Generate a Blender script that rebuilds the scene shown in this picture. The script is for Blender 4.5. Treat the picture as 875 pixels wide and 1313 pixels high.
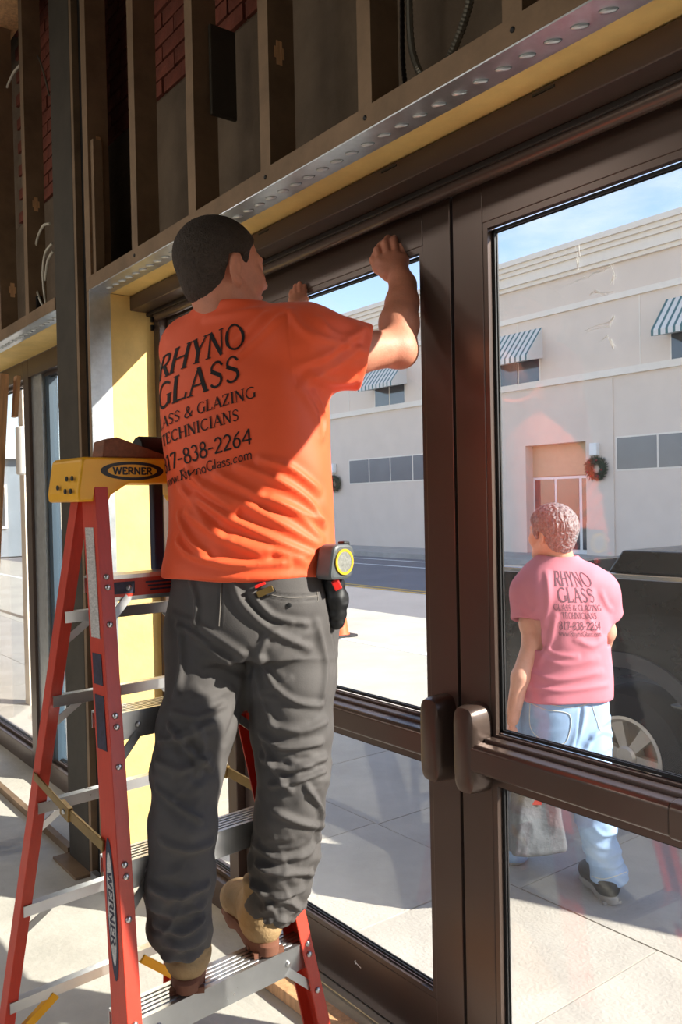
import bpy, bmesh, math, random
import numpy as np
from mathutils import Vector, Matrix
from mathutils.bvhtree import BVHTree

for o in list(bpy.data.objects):
    bpy.data.objects.remove(o)
SC = bpy.context.scene
COL = SC.collection
rnd = random.Random(7)
R2 = math.radians

# ------------------------------------------------------------------ camera
# world: X runs along the storefront, Y points out to the street, Z up; the camera stands at (0, 0, 1.6)
YAW, PIT, ROL = R2(52.607), R2(-0.863), R2(-1.1776)
FPX, CX, CY, EYE = 1080.96, 437.5, 662.165, 1.6
F_ = np.array([-math.sin(YAW) * math.cos(PIT), math.cos(YAW) * math.cos(PIT), math.sin(PIT)])
_r = np.array([math.cos(YAW), math.sin(YAW), 0.0])
_u = np.cross(_r, F_)
R_ = math.cos(ROL) * _r + math.sin(ROL) * _u
U_ = -math.sin(ROL) * _r + math.cos(ROL) * _u
CAM = np.array([0.0, 0.0, EYE])
cd = bpy.data.cameras.new('camera')
cd.sensor_fit = 'HORIZONTAL'
cd.sensor_width = 24.0
cd.lens = FPX / 875.0 * 24.0
cd.shift_y = (CY - 656.5) / 875.0
cd.clip_start = 0.02
cd.clip_end = 400
cam = bpy.data.objects.new('camera', cd)
COL.objects.link(cam)
m4 = Matrix([[R_[i], U_[i], -F_[i], CAM[i]] for i in range(3)] + [[0, 0, 0, 1]])
cam.matrix_world = m4
SC.camera = cam


def ray(px, py):
    return F_ + R_ * (px - CX) / FPX + U_ * (CY - py) / FPX


def onY(px, py, Y):
    d = ray(px, py)
    return CAM + d * (Y / d[1])


def onX(px, py, X):
    d = ray(px, py)
    return CAM + d * (X / d[0])


def onZ(px, py, Z):
    d = ray(px, py)
    return CAM + d * ((Z - EYE) / d[2])


def dep(px, py, t):
    return CAM + ray(px, py) * t


# ------------------------------------------------------------------ light
SUN_A, SUN_Z = 1.42, 1.03           # towards the sun: (SUN_A, 1, SUN_Z)
SUN_DIR = Vector((SUN_A, 1.0, SUN_Z)).normalized()
SC.view_settings.view_transform = 'Standard'
SC.view_settings.look = 'None'
SC.view_settings.gamma = 1.0
SC.view_settings.use_curve_mapping = False
SC.view_settings.exposure = 0.27

wd = bpy.data.worlds.new('sky')
SC.world = wd
wd.use_nodes = True
nt = wd.node_tree
nt.nodes.clear()
w_out = nt.nodes.new('ShaderNodeOutputWorld')
w_bg = nt.nodes.new('ShaderNodeBackground')
w_sky = nt.nodes.new('ShaderNodeTexSky')
w_sky.sky_type = 'NISHITA'
w_sky.sun_disc = False
w_sky.sun_elevation = math.asin(SUN_DIR.z)
w_sky.sun_rotation = math.atan2(SUN_DIR.x, SUN_DIR.y)
w_sky.air_density = 1.0
w_sky.dust_density = 0.2
w_sky.ozone_density = 2.5
w_tc = nt.nodes.new('ShaderNodeTexCoord')
w_map = nt.nodes.new('ShaderNodeMapping')
w_map.inputs['Scale'].default_value = (2.2, 2.2, 7.0)
w_map.inputs['Rotation'].default_value = (0.25, 0.1, 0.3)
w_no = nt.nodes.new('ShaderNodeTexNoise')
w_no.inputs['Scale'].default_value = 1.6
w_no.inputs['Detail'].default_value = 7
w_no.inputs['Roughness'].default_value = 0.62
w_ra = nt.nodes.new('ShaderNodeValToRGB')
w_ra.color_ramp.elements[0].position = 0.48
w_ra.color_ramp.elements[0].color = (0, 0, 0, 1)
w_ra.color_ramp.elements[1].position = 0.78
w_ra.color_ramp.elements[1].color = (0.8, 0.8, 0.8, 1)
w_sc = nt.nodes.new('ShaderNodeVectorMath')
w_sc.operation = 'MULTIPLY'
w_sc.inputs[1].default_value = (0.345, 0.302, 0.298)      # sky level and white balance
w_mx = nt.nodes.new('ShaderNodeMix')
w_mx.data_type = 'RGBA'
w_mx.inputs['B'].default_value = (1.15, 1.15, 1.15, 1)
nt.links.new(w_tc.outputs['Generated'], w_map.inputs['Vector'])
nt.links.new(w_map.outputs['Vector'], w_no.inputs['Vector'])
nt.links.new(w_no.outputs['Fac'], w_ra.inputs['Fac'])
nt.links.new(w_ra.outputs['Color'], w_mx.inputs['Factor'])
nt.links.new(w_sky.outputs['Color'], w_sc.inputs[0])
nt.links.new(w_sc.outputs['Vector'], w_mx.inputs['A'])
nt.links.new(w_mx.outputs['Result'], w_bg.inputs['Color'])
w_bg.inputs['Strength'].default_value = 1.0
nt.links.new(w_bg.outputs['Background'], w_out.inputs['Surface'])

sl = bpy.data.lights.new('sun', 'SUN')
sl.energy = 11.0
sl.angle = R2(0.6)
sl.color = (1.0, 0.93, 0.82)
sun = bpy.data.objects.new('sun', sl)
COL.objects.link(sun)
sun.rotation_euler = SUN_DIR.to_track_quat('Z', 'Y').to_euler()
sun.location = (12, 6, 8)


# ------------------------------------------------------------------ materials
def S(r, g, b):
    def f(c):
        c /= 255.0
        return c / 12.92 if c <= 0.04045 else ((c + 0.055) / 1.055) ** 2.4
    return (f(r), f(g), f(b), 1.0)


MATS = {}


def mat(name, col, rough=0.6, metal=0.0, var=0.0, vscale=6.0, bump=0.0, bscale=40.0, col2=None, stretch=(1, 1, 1),
        spec=0.5, coat=0.0, rvar=0.0, sheen=0.0, sss=0.0):
    m = bpy.data.materials.new(name)
    m.use_nodes = True
    n = m.node_tree.nodes
    l = m.node_tree.links
    b = n['Principled BSDF']
    b.inputs['Base Color'].default_value = col
    b.inputs['Roughness'].default_value = rough
    b.inputs['Metallic'].default_value = metal
    b.inputs['Specular IOR Level'].default_value = spec
    if coat:
        b.inputs['Coat Weight'].default_value = coat
        b.inputs['Coat Roughness'].default_value = 0.12
    if sheen:
        b.inputs['Sheen Weight'].default_value = sheen
    if sss:
        b.inputs['Subsurface Weight'].default_value = sss
        b.inputs['Subsurface Radius'].default_value = (0.012, 0.005, 0.003)
        b.inputs['Subsurface Scale'].default_value = 1.0
    tc = n.new('ShaderNodeTexCoord')
    mp = n.new('ShaderNodeMapping')
    mp.inputs['Scale'].default_value = stretch
    l.new(tc.outputs['Object'], mp.inputs['Vector'])
    if var > 0 or rvar > 0:
        no = n.new('ShaderNodeTexNoise')
        no.inputs['Scale'].default_value = vscale
        no.inputs['Detail'].default_value = 6
        no.inputs['Roughness'].default_value = 0.65
        l.new(mp.outputs['Vector'], no.inputs['Vector'])
        if var > 0:
            ra = n.new('ShaderNodeValToRGB')
            ra.color_ramp.elements[0].position = 0.3
            ra.color_ramp.elements[1].position = 0.7
            c1 = tuple(max(0, c * (1 - var)) for c in col[:3]) + (1,)
            c2 = col2 if col2 else tuple(min(1, c * (1 + var)) for c in col[:3]) + (1,)
            ra.color_ramp.elements[0].color = c1
            ra.color_ramp.elements[1].color = c2
            l.new(no.outputs['Fac'], ra.inputs['Fac'])
            l.new(ra.outputs['Color'], b.inputs['Base Color'])
        if rvar > 0:
            mr = n.new('ShaderNodeMapRange')
            mr.inputs['To Min'].default_value = max(0.02, rough - rvar)
            mr.inputs['To Max'].default_value = min(1, rough + rvar)
            l.new(no.outputs['Fac'], mr.inputs['Value'])
            l.new(mr.outputs['Result'], b.inputs['Roughness'])
    if bump > 0:
        nb = n.new('ShaderNodeTexNoise')
        nb.inputs['Scale'].default_value = bscale
        nb.inputs['Detail'].default_value = 4
        l.new(mp.outputs['Vector'], nb.inputs['Vector'])
        bu = n.new('ShaderNodeBump')
        bu.inputs['Strength'].default_value = bump
        bu.inputs['Distance'].default_value = 0.01
        l.new(nb.outputs['Fac'], bu.inputs['Height'])
        l.new(bu.outputs['Normal'], b.inputs['Normal'])
    MATS[name] = m
    return m


def glass_mat(name, r0=0.05, dirt=0.02, tint=(0.97, 0.985, 0.98, 1), smear=0.0):
    m = bpy.data.materials.new(name)
    m.use_nodes = True
    n = m.node_tree.nodes
    l = m.node_tree.links
    n.clear()
    out = n.new('ShaderNodeOutputMaterial')
    tr = n.new('ShaderNodeBsdfTransparent')
    tr.inputs['Color'].default_value = tint
    gl = n.new('ShaderNodeBsdfGlossy')
    gl.inputs['Roughness'].default_value = 0.015
    lw = n.new('ShaderNodeLayerWeight')
    lw.inputs['Blend'].default_value = 0.5
    pw = n.new('ShaderNodeMath')
    pw.operation = 'POWER'
    pw.inputs[1].default_value = 5
    l.new(lw.outputs['Facing'], pw.inputs[0])
    ma = n.new('ShaderNodeMath')
    ma.operation = 'MULTIPLY_ADD'
    ma.inputs[1].default_value = 0.9
    ma.inputs[2].default_value = r0
    l.new(pw.outputs[0], ma.inputs[0])
    mx = n.new('ShaderNodeMixShader')
    l.new(ma.outputs[0], mx.inputs['Fac'])
    l.new(tr.outputs[0], mx.inputs[1])
    l.new(gl.outputs[0], mx.inputs[2])
    df = n.new('ShaderNodeBsdfDiffuse')
    df.inputs['Color'].default_value = (0.8, 0.8, 0.8, 1)
    tc = n.new('ShaderNodeTexCoord')
    no = n.new('ShaderNodeTexNoise')
    no.inputs['Scale'].default_value = 3.0
    no.inputs['Detail'].default_value = 8
    no.inputs['Roughness'].default_value = 0.7
    l.new(tc.outputs['Object'], no.inputs['Vector'])
    mr = n.new('ShaderNodeMapRange')
    mr.inputs['From Min'].default_value = 0.35
    mr.inputs['From Max'].default_value = 0.8
    mr.inputs['To Min'].default_value = dirt * 0.4
    mr.inputs['To Max'].default_value = dirt * 2.2
    l.new(no.outputs['Fac'], mr.inputs['Value'])
    fac = mr.outputs['Result']
    mx2 = n.new('ShaderNodeMixShader')
    l.new(fac, mx2.inputs['Fac'])
    l.new(mx.outputs[0], mx2.inputs[1])
    l.new(df.outputs[0], mx2.inputs[2])
    l.new(mx2.outputs[0], out.inputs['Surface'])
    MATS[name] = m
    return m


mat('bronze', S(88, 73, 66), 0.30, 0.45, var=0.06, vscale=2, rvar=0.02)
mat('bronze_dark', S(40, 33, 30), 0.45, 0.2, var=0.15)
mat('gasket', S(22, 22, 24), 0.5)
mat('blue_gasket', S(52, 70, 84), 0.4)
mat('galvanised', S(196, 200, 204), 0.34, 0.85, var=0.14, vscale=22, rvar=0.12, bump=0.02, bscale=60)
mat('dirty_steel', S(136, 112, 88), 0.62, 0.35, var=0.25, vscale=5)
mat('dark_steel', S(70, 64, 56), 0.66, 0.3, var=0.25, vscale=5)
mat('yellow_board', S(230, 196, 122), 0.72, 0, var=0.14, vscale=5, bump=0.15, bscale=30)
mat('brick', S(118, 62, 48), 0.9, 0, var=0.35, vscale=9, bump=0.5, bscale=60)
mat('mortar', S(112, 98, 84), 0.95, 0, var=0.2, vscale=12, bump=0.4, bscale=50)
mat('old_concrete', S(104, 90, 76), 0.92, 0, var=0.25, vscale=4, bump=0.4, bscale=30)
mat('floor_concrete', S(188, 184, 174), 0.8, 0, var=0.2, vscale=2.2, bump=0.25, bscale=45)
mat('plaster', S(176, 168, 158), 0.9, 0, var=0.06)
mat('ceiling_dark', S(84, 76, 68), 0.9, 0, var=0.15)
mat('sidewalk', S(176, 170, 162), 0.85, 0, var=0.16, vscale=2.0, bump=0.3, bscale=70)
mat('street_concrete', S(186, 180, 168), 0.9, 0, var=0.14, vscale=1.2, bump=0.3, bscale=40)
mat('asphalt', S(122, 119, 122), 0.9, 0, var=0.12, vscale=0.8, bump=0.3, bscale=60)
mat('white_paint', S(232, 232, 228), 0.7, 0, var=0.08)
mat('yellow_paint', S(214, 170, 70), 0.7, 0, var=0.12)
mat('stucco', S(228, 210, 194), 0.9, 0, var=0.04, vscale=1.5, bump=0.15, bscale=30)
mat('stucco_trim', S(240, 228, 214), 0.85, 0, var=0.04)
mat('stucco_tan', S(196, 176, 144), 0.9, 0, var=0.05)
mat('wood', S(202, 156, 112), 0.7, 0, var=0.3, vscale=9, stretch=(6, 6, 0.7), bump=0.2, bscale=40)
mat('wood_red', S(124, 72, 44), 0.65, 0, var=0.25, vscale=14, stretch=(1, 6, 6))
mat('fibreglass', S(194, 55, 34), 0.42, 0, var=0.08, vscale=20, stretch=(6, 6, 0.5), coat=0.1)
mat('cap_yellow', S(238, 172, 30), 0.45, 0, var=0.06)
mat('aluminium', S(205, 206, 208), 0.3, 0.9, var=0.06, rvar=0.08, vscale=10)
mat('rivet', S(200, 200, 202), 0.3, 0.9)
mat('brass_zinc', S(142, 116, 70), 0.4, 0.8, var=0.15, vscale=20)
mat('black', S(20, 20, 22), 0.5)
mat('label_grey', S(186, 180, 176), 0.6, 0, var=0.35, vscale=90, stretch=(1, 1, 2.5))
mat('label_dark', S(46, 42, 62), 0.6, 0, var=0.5, vscale=60)
mat('navy', S(30, 38, 66), 0.5)
mat('cable', S(122, 118, 108), 0.4, 0.6)
mat('cable_white', S(196, 190, 176), 0.5)
mat('far_building', S(132, 142, 152), 0.8, 0, var=0.15, vscale=0.7)
mat('far_glass', S(62, 66, 72), 0.08, 0.0, var=0.35, vscale=0.6, spec=0.8)
mat('far_glass_grey', S(112, 112, 116), 0.2, 0.0, var=0.15, vscale=0.8)
mat('wreath_green', S(38, 58, 40), 0.8, 0, var=0.3)
mat('berry_red', S(150, 30, 34), 0.4)
mat('lamp_white', S(240, 238, 234), 0.5)
mat('truck_black', S(15, 16, 21), 0.28, 0.0, coat=0.15, rvar=0.04)
mat('truck_trim', S(60, 60, 64), 0.5)
mat('chrome', S(206, 208, 212), 0.16, 1.0)
mat('bed_grey', S(186, 188, 192), 0.45, 0.4, var=0.1)
mat('rubber', S(34, 34, 38), 0.85, 0, var=0.2)
mat('rim', S(222, 214, 200), 0.4, 0.5, var=0.1)
mat('cone_orange', S(240, 92, 40), 0.6)
glass_mat('glass', 0.055, 0.012)
glass_mat('glass_dusty', 0.06, 0.015)


# ------------------------------------------------------------------ mesh helpers
class MB:
    def __init__(s):
        s.v = []
        s.f = []

    def add(s, vs, fs):
        b = len(s.v)
        s.v += [tuple(float(c) for c in p) for p in vs]
        s.f += [tuple(i + b for i in f) for f in fs]
        return s

    def box(s, lo, hi):
        (a, b, c), (d, e, f) = lo, hi
        a, d = min(a, d), max(a, d)
        b, e = min(b, e), max(b, e)
        c, f = min(c, f), max(c, f)
        return s.add([(a, b, c), (d, b, c), (d, e, c), (a, e, c), (a, b, f), (d, b, f), (d, e, f), (a, e, f)],
                     [(0, 3, 2, 1), (4, 5, 6, 7), (0, 1, 5, 4), (1, 2, 6, 5), (2, 3, 7, 6), (3, 0, 4, 7)])

    def obox(s, c, ax, ay, az, h):
        c = np.array(c, float)
        ax, ay, az = [np.array(q, float) / np.linalg.norm(q) for q in (ax, ay, az)]
        vs = []
        for k in (-1, 1):
            for i, j in ((-1, -1), (1, -1), (1, 1), (-1, 1)):
                vs.append(c + ax * i * h[0] + ay * j * h[1] + az * k * h[2])
        if np.dot(np.cross(ax, ay), az) < 0:
            return s.add(vs, [(0, 1, 2, 3), (7, 6, 5, 4), (4, 5, 1, 0), (5, 6, 2, 1), (6, 7, 3, 2), (7, 4, 0, 3)])
        return s.add(vs, [(0, 3, 2, 1), (4, 5, 6, 7), (0, 1, 5, 4), (1, 2, 6, 5), (2, 3, 7, 6), (3, 0, 4, 7)])

    def bar(s, p0, p1, w, h, up=(0, 0, 1)):
        p0 = np.array(p0, float)
        p1 = np.array(p1, float)
        d = p1 - p0
        L = np.linalg.norm(d)
        d = d / L
        x = np.cross(d, np.array(up, float))
        if np.linalg.norm(x) < 1e-6:
            x = np.cross(d, (1.0, 0, 0))
        x /= np.linalg.norm(x)
        y = np.cross(x, d)
        return s.obox((p0 + p1) / 2, d, x, y, (L / 2, w / 2, h / 2))

    def extrude(s, prof, p0, p1, xax, yax, close=True):
        # 2-D profile (list of (x, y)) swept from p0 to p1
        p0 = np.array(p0, float)
        p1 = np.array(p1, float)
        xax = np.array(xax, float)
        yax = np.array(yax, float)
        n = len(prof)
        vs = [p0 + xax * a + yax * b for a, b in prof] + [p1 + xax * a + yax * b for a, b in prof]
        fs = [(i, (i + 1) % n, n + (i + 1) % n, n + i) for i in range(n)]
        if close:
            fs += [tuple(range(n - 1, -1, -1)), tuple(range(n, 2 * n))]
        return s.add(vs, fs)

    def tube(s, pts, r, n=8, cap=True):
        pts = [np.array(p, float) for p in pts]
        m = len(pts)
        rs = r if hasattr(r, '__len__') else [r] * m
        vs, fs = [], []
        x = None
        for i in range(m):
            d = pts[min(i + 1, m - 1)] - pts[max(i - 1, 0)]
            d /= np.linalg.norm(d) + 1e-12
            if x is None:
                x = np.cross(d, (0, 0, 1.0))
                if np.linalg.norm(x) < 1e-3:
                    x = np.cross(d, (1.0, 0, 0))
            x = x - d * np.dot(x, d)
            x /= np.linalg.norm(x)
            y = np.cross(d, x)
            for k in range(n):
                a = 2 * math.pi * k / n
                vs.append(pts[i] + rs[i] * (math.cos(a) * x + math.sin(a) * y))
        for i in range(m - 1):
            for k in range(n):
                k2 = (k + 1) % n
                fs.append((i * n + k, i * n + k2, (i + 1) * n + k2, (i + 1) * n + k))
        if cap:
            fs.append(tuple(range(n - 1, -1, -1)))
            fs.append(tuple((m - 1) * n + k for k in range(n)))
        return s.add(vs, fs)

    def lathe(s, prof, c, axis, n=24, cap=True):
        # prof: (radius, distance along axis)
        c = np.array(c, float)
        ax = np.array(axis, float)
        ax /= np.linalg.norm(ax)
        x = np.cross(ax, (0, 0, 1.0))
        if np.linalg.norm(x) < 1e-3:
            x = np.cross(ax, (1.0, 0, 0))
        x /= np.linalg.norm(x)
        y = np.cross(ax, x)
        vs, fs = [], []
        for r, h in prof:
            for k in range(n):
                a = 2 * math.pi * k / n
                vs.append(c + ax * h + r * (math.cos(a) * x + math.sin(a) * y))
        for i in range(len(prof) - 1):
            for k in range(n):
                k2 = (k + 1) % n
                fs.append((i * n + k, i * n + k2, (i + 1) * n + k2, (i + 1) * n + k))
        if cap:
            fs.append(tuple(range(n - 1, -1, -1)))
            fs.append(tuple((len(prof) - 1) * n + k for k in range(n)))
        return s.add(vs, fs)


def wloc(o):
    p = np.zeros(3)
    while o is not None:
        p += np.array(o.location)
        o = o.parent
    return p


def mesh_of(mb, name='mesh', smooth=False):
    me = bpy.data.meshes.new(name)
    me.from_pydata(mb.v, [], mb.f)
    me.update()
    bm = bmesh.new()
    bm.from_mesh(me)
    bmesh.ops.recalc_face_normals(bm, faces=bm.faces)
    bm.to_mesh(me)
    bm.free()
    if smooth:
        me.polygons.foreach_set('use_smooth', [True] * len(me.polygons))
    return me


def obj(name, mb, m, parent=None, smooth=False, bevel=0.0, base=None, auto=False):
    """ONE mesh object from world-space geometry; origin at base (or at the parent's origin)"""
    me = mesh_of(mb, name, smooth)
    me.materials.append(MATS[m] if isinstance(m, str) else m)
    o = bpy.data.objects.new(name, me)
    COL.objects.link(o)
    if parent is not None:
        o.parent = parent
        off = wloc(parent)
    elif base is not None:
        off = np.array(base, float)
        o.location = off
    else:
        off = np.zeros(3)
    if parent is not None and base is not None:
        b = np.array(base, float)
        o.location = b - off
        off = b
    if np.any(off):
        me.transform(Matrix.Translation(Vector(-off)))
    if bevel:
        bv = o.modifiers.new('bevel', 'BEVEL')
        bv.width = bevel
        bv.segments = 2
        bv.limit_method = 'ANGLE'
        bv.angle_limit = R2(40)
    if auto:
        me.polygons.foreach_set('use_smooth', [True] * len(me.polygons))
        me.set_sharp_from_angle(angle=R2(40))
    return o


def inst(name, me, loc, parent=None, rot=(0, 0, 0), scale=(1, 1, 1)):
    o = bpy.data.objects.new(name, me)
    COL.objects.link(o)
    o.parent = parent
    o.location = np.array(loc, float) - (wloc(parent) if parent is not None else 0)
    o.rotation_euler = rot
    o.scale = scale
    return o


def tag(o, label=None, cat=None, group=None, kind=None):
    if label:
        o['label'] = label
    if cat:
        o['category'] = cat
    if group:
        o['group'] = group
    if kind:
        o['kind'] = kind
    return o


def thing(name, loc, label=None, cat=None, group=None, kind=None):
    o = bpy.data.objects.new(name, None)
    COL.objects.link(o)
    o.location = loc
    o.empty_display_size = 0.1
    return tag(o, label, cat, group, kind)


def struct(name, mb, m, **k):
    o = obj(name, mb, m, **k)
    if o.parent is None:
        o['kind'] = 'structure'
    return o


def bxm(lo, hi):
    return MB().box(lo, hi)
# ------------------------------------------------------------------ the building shell
YW, YF, YG = 1.326, 1.61, 1.668      # stud face, storefront frame face, glass plane
XR, ZS = -3.43, 2.509                # left reveal of the entrance, soffit height
XE = 1.60                            # right end of the entrance opening
XL0, XL1 = -6.7, -3.849              # second opening
ZC = 4.42

struct('floor', bxm((-9, -7, -0.25), (5, 1.76, 0.0)), 'floor_concrete')
struct('ceiling', bxm((-9, -7, ZC), (5, 1.95, ZC + 0.15)), 'ceiling_dark')
wb = MB()
wb.box((-9, -7.2, 0), (-6, -7, ZC))
wb.box((3, -7.2, 0), (5, -7, ZC))
wb.box((-6, -7.2, 0), (3, -7, 0.8))
wb.box((-6, -7.2, 3.6), (3, -7, ZC))
struct('wall_back', wb, 'plaster')
struct('wall_left', bxm((-9.2, -7, 0), (-9, 1.95, ZC)), 'plaster')
struct('wall_right', bxm((5, -7, 0), (5.2, 1.95, ZC)), 'plaster')

mz = MB()
mz.box((-9, 1.60, ZS + 0.06), (5, 1.74, ZC))          # lintel and wall above
mz.box((-3.80, 1.43, 0), (-3.455, 1.73, ZS + 0.06))   # pier between the two openings
mz.box((-9, 1.43, 0), (XL0 - 0.02, 1.73, ZS + 0.06))
mz.box((XE + 0.02, 1.43, 0), (5, 1.73, ZS + 0.06))
wf = struct('wall_front', mz, 'old_concrete')
ZB = 3.27                                             # bricks start here
obj('mortar_bed', bxm((-5.3, 1.555, ZB), (-1.4, 1.605, ZC)), 'mortar', wf)
obj('lintel_face', bxm((-5.3, 1.545, ZS + 0.06), (1.6, 1.605, ZB - 0.012)), 'old_concrete', wf)
bme = mesh_of(MB().box((-0.1, -0.012, -0.0285), (0.1, 0.012, 0.0285)), 'brick')
bme.materials.append(MATS['brick'])
nb = 0
row = 0
z = ZB + 0.033
while z < ZC - 0.03:
    x = -4.95 + (0.106 if row % 2 else 0)
    while x < -1.75:
        if nb < 300:
            inst('brick', bme, (x, 1.553 + rnd.uniform(-0.003, 0.003), z), wf, (0, rnd.uniform(-.012, .012), rnd.uniform(-.01, .01)))
            nb += 1
        x += 0.2125
    z += 0.0675
    row += 1

# steel studs above the headers: a C section with its web towards +X
SD = 0.089


def stud_mb(x0, x1, z0, z1, dpt=SD):
    t = 0.003
    p = [(x0, 0), (x1, 0), (x1, dpt), (x0, dpt), (x0, dpt - t), (x1 - t, dpt - t), (x1 - t, t), (x0, t)]
    return MB().extrude(p, (0, YW, z0), (0, YW, z1), (1, 0, 0), (0, 1, 0))


frame_up = thing('trim_1', (-2.0, YW, ZS), kind='structure')
xs = [-4.76, -4.284, -2.995, -2.536, -2.084, -1.63, -1.161, -0.70, -0.24, 0.22, 0.68, 1.14]
for x in xs:
    obj('stud', stud_mb(x, x + 0.052, ZS + 0.055, ZC), 'dirty_steel', frame_up)
for x in (-5.22, -5.68):
    obj('stud', stud_mb(x, x + 0.052, ZS + 0.055, ZC), 'dirty_steel', frame_up)
# tan plates on the webs; their paler colour stands in for lit punched holes
for px, py, x in ((358, 68, -2.032), (126, 186, -3.41), (46, 262, -4.232), (16, 372, -4.232)):
    p = onX(px, py, x)
    pr = [(-.010, -.034), (.010, -.034), (.010, -.016), (.017, -.016), (.017, .016), (.010, .016), (.010, .034), (-.010, .034), (-.010, .016), (-.017, .016), (-.017, -.016), (-.010, -.016)]
    mb = MB().extrude([(a + p[1], b + p[2]) for a, b in pr], (x + .0004, 0, 0), (x + 0.0016, 0, 0), (0, 1, 0), (0, 0, 1))
    obj('lit_hole_plate', mb, 'wood', frame_up)
# bottom track of the header framing (brown edge under the studs)
obj('header_track', bxm((XR, YW - 0.004, ZS + 0.004), (XE, YW + SD, ZS + 0.058)), 'dirty_steel', frame_up)
obj('header_track', bxm((XL0, YW - 0.004, ZS + 0.004), (XL1, YW + SD, ZS + 0.058)), 'dirty_steel', frame_up)
# screws in the track
sme = mesh_of(MB().lathe([(0.0062, 0), (0.0062, 0.002), (0.003, 0.004)], (0, 0, 0), (0, -1, 0), 10), 'screw')
sme.materials.append(MATS['black'])
for x in xs[2:]:
    inst('screw', sme, (x + 0.03, YW - 0.004, ZS + 0.032), frame_up)
obj('top_beam', bxm((-9, YW - 0.03, 4.2), (5, YW + 0.12, ZC)), 'wood', frame_up)

# galvanised soffit strips with pressed dimples, one per opening
dm = MB()
dm.lathe([(0.011, 0), (0.0095, 0.004), (0.006, 0.006)], (0, 0, 0), (0, 0, -1), 12)
dme = mesh_of(dm, 'dimple', True)
dme.materials.append(MATS['galvanised'])
soff = thing('trim_2', (-1.5, YW, ZS), kind='structure')
obj('soffit_strip', bxm((XR, YW - 0.003, ZS), (XE, YW + SD, ZS + 0.004)), 'galvanised', soff)
x = XR + 0.1
while x < 0.2:
    inst('dimple', dme, (x, YW + 0.047, ZS), soff, (0, 0, R2(35)), (1.7, 0.75, 1))
    x += 0.0645
obj('soffit_strip', bxm((XL0, YW - 0.003, ZS), (XL1, YW + SD, ZS + 0.004)), 'galvanised', soff)
x = XL1 - 0.08
while x > -5.3:
    inst('dimple', dme, (x, YW + 0.047, ZS), soff, (0, 0, R2(35)), (1.7, 0.75, 1))
    x -= 0.0645
obj('jamb_stud', bxm((XR - 0.004, YW - 0.003, 0.0), (XR, YW + SD, ZS)), 'galvanised', soff)
obj('jamb_stud_edge', bxm((XR - 0.03, YW - 0.003, 0.0), (XR - 0.005, YW, ZS)), 'dirty_steel', soff)
obj('jamb_stud', bxm((XE, YW - 0.003, 0.0), (XE + 0.02, YW + SD, ZS)), 'galvanised', soff)
# yellow sheathing boards in the soffit and reveals
yb = thing('trim_3', (XR, YW + SD, 0), kind='structure')
obj('sheathing_board', bxm((XR - 0.012, YW + SD, 0.02), (XR, YF + 0.02, ZS)), 'yellow_board', yb)
obj('sheathing_board', bxm((XE, YW + SD, 0.02), (XE + 0.02, YF + 0.1, ZS)), 'yellow_board', yb)
obj('sheathing_board', bxm((XR, YW + SD, ZS + 0.002), (XE, YF, ZS + 0.05)), 'yellow_board', yb)
obj('sheathing_board', bxm((XL0, YW + SD, ZS + 0.002), (XL1, YF, ZS + 0.05)), 'yellow_board', yb)
obj('sheathing_board', bxm((XL1, YW + SD, 0.02), (XL1 + 0.012, YF + 0.1, ZS)), 'yellow_board', yb)

# the steel post between the openings
post = thing('trim_4', (-3.7, YW, 0), kind='structure')
obj('steel_post', bxm((-3.849, YW, 0.0), (-3.60, YW + 0.10, ZC)), 'dark_steel', post, bevel=0.004)
obj('post_lip', bxm((-3.60, YW + 0.002, 0.0), (-3.572, YW + 0.09, ZC)), 'dirty_steel', post)
obj('post_gap', bxm((-3.572, YW + 0.03, 0.0), (-3.468, YW + 0.09, ZC)), 'black', post)
obj('stud', stud_mb(-3.468, -3.412, ZS + 0.004, ZC), 'dirty_steel', post)
obj('stud', bxm((-3.468, YW, 0.0), (-3.462, YW + SD, ZS)), 'dirty_steel', post)
obj('base_plate', bxm((-3.87, YW - 0.07, 0.0), (-3.58, YW + 0.1, 0.012)), 'dirty_steel', post)
obj('floor_track', bxm((-6.6, YW + 0.0, 0.0), (-3.87, YW + 0.03, 0.035)), 'dirty_steel', post)
obj('floor_track', bxm((-3.56, YW - 0.01, 0.0), (-3.33, YW + 0.015, 0.03)), 'galvanised', post)

# ------------------------------------------------------------------ storefront frames
fr = thing('trim_5', (XR, YF, 0), kind='structure')
Y2 = YF + 0.115
def frame_box(name, x0, x1, z0, z1, y0=YF, y1=Y2, m='bronze', par=fr, bv=0.003):
    return obj(name, bxm((x0, y0, z0), (x1, y1, z1)), m, par, bevel=bv)
frame_box('jamb', XR, XR + 0.055, 0.0, ZS)
frame_box('jamb', XE - 0.055, XE, 0.0, ZS)
frame_box('head', XR + 0.055, XE - 0.055, 2.432, ZS)
frame_box('head_channel', XR, XE, 2.447, ZS - 0.001, 1.502, YF)
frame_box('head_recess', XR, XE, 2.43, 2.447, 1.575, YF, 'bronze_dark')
mb = MB().tube([(XR + 0.055, YF - 0.006, 2.427), (XE - 0.055, YF - 0.006, 2.427)], 0.021, 14)
obj('door_stop', mb, 'bronze', fr, auto=True)
slot = mesh_of(MB().box((-0.03, -0.002, -0.0025), (0.03, 0.002, 0.0025)), 'slot')
slot.materials.append(MATS['gasket'])
for x in (-2.95, -2.35, -1.72, -1.2, -0.62):
    inst('slot', slot, (x, 1.501, 2.497), fr)
frame_box('mullion', -2.865, -2.797, 0.0, 2.432)
frame_box('mullion', -0.468, -0.40, 0.0, 2.432)
frame_box('sill', XR + 0.055, -2.865, 0.0, 0.11)
frame_box('sill', -0.40, XE - 0.055, 0.0, 0.11)
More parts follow.
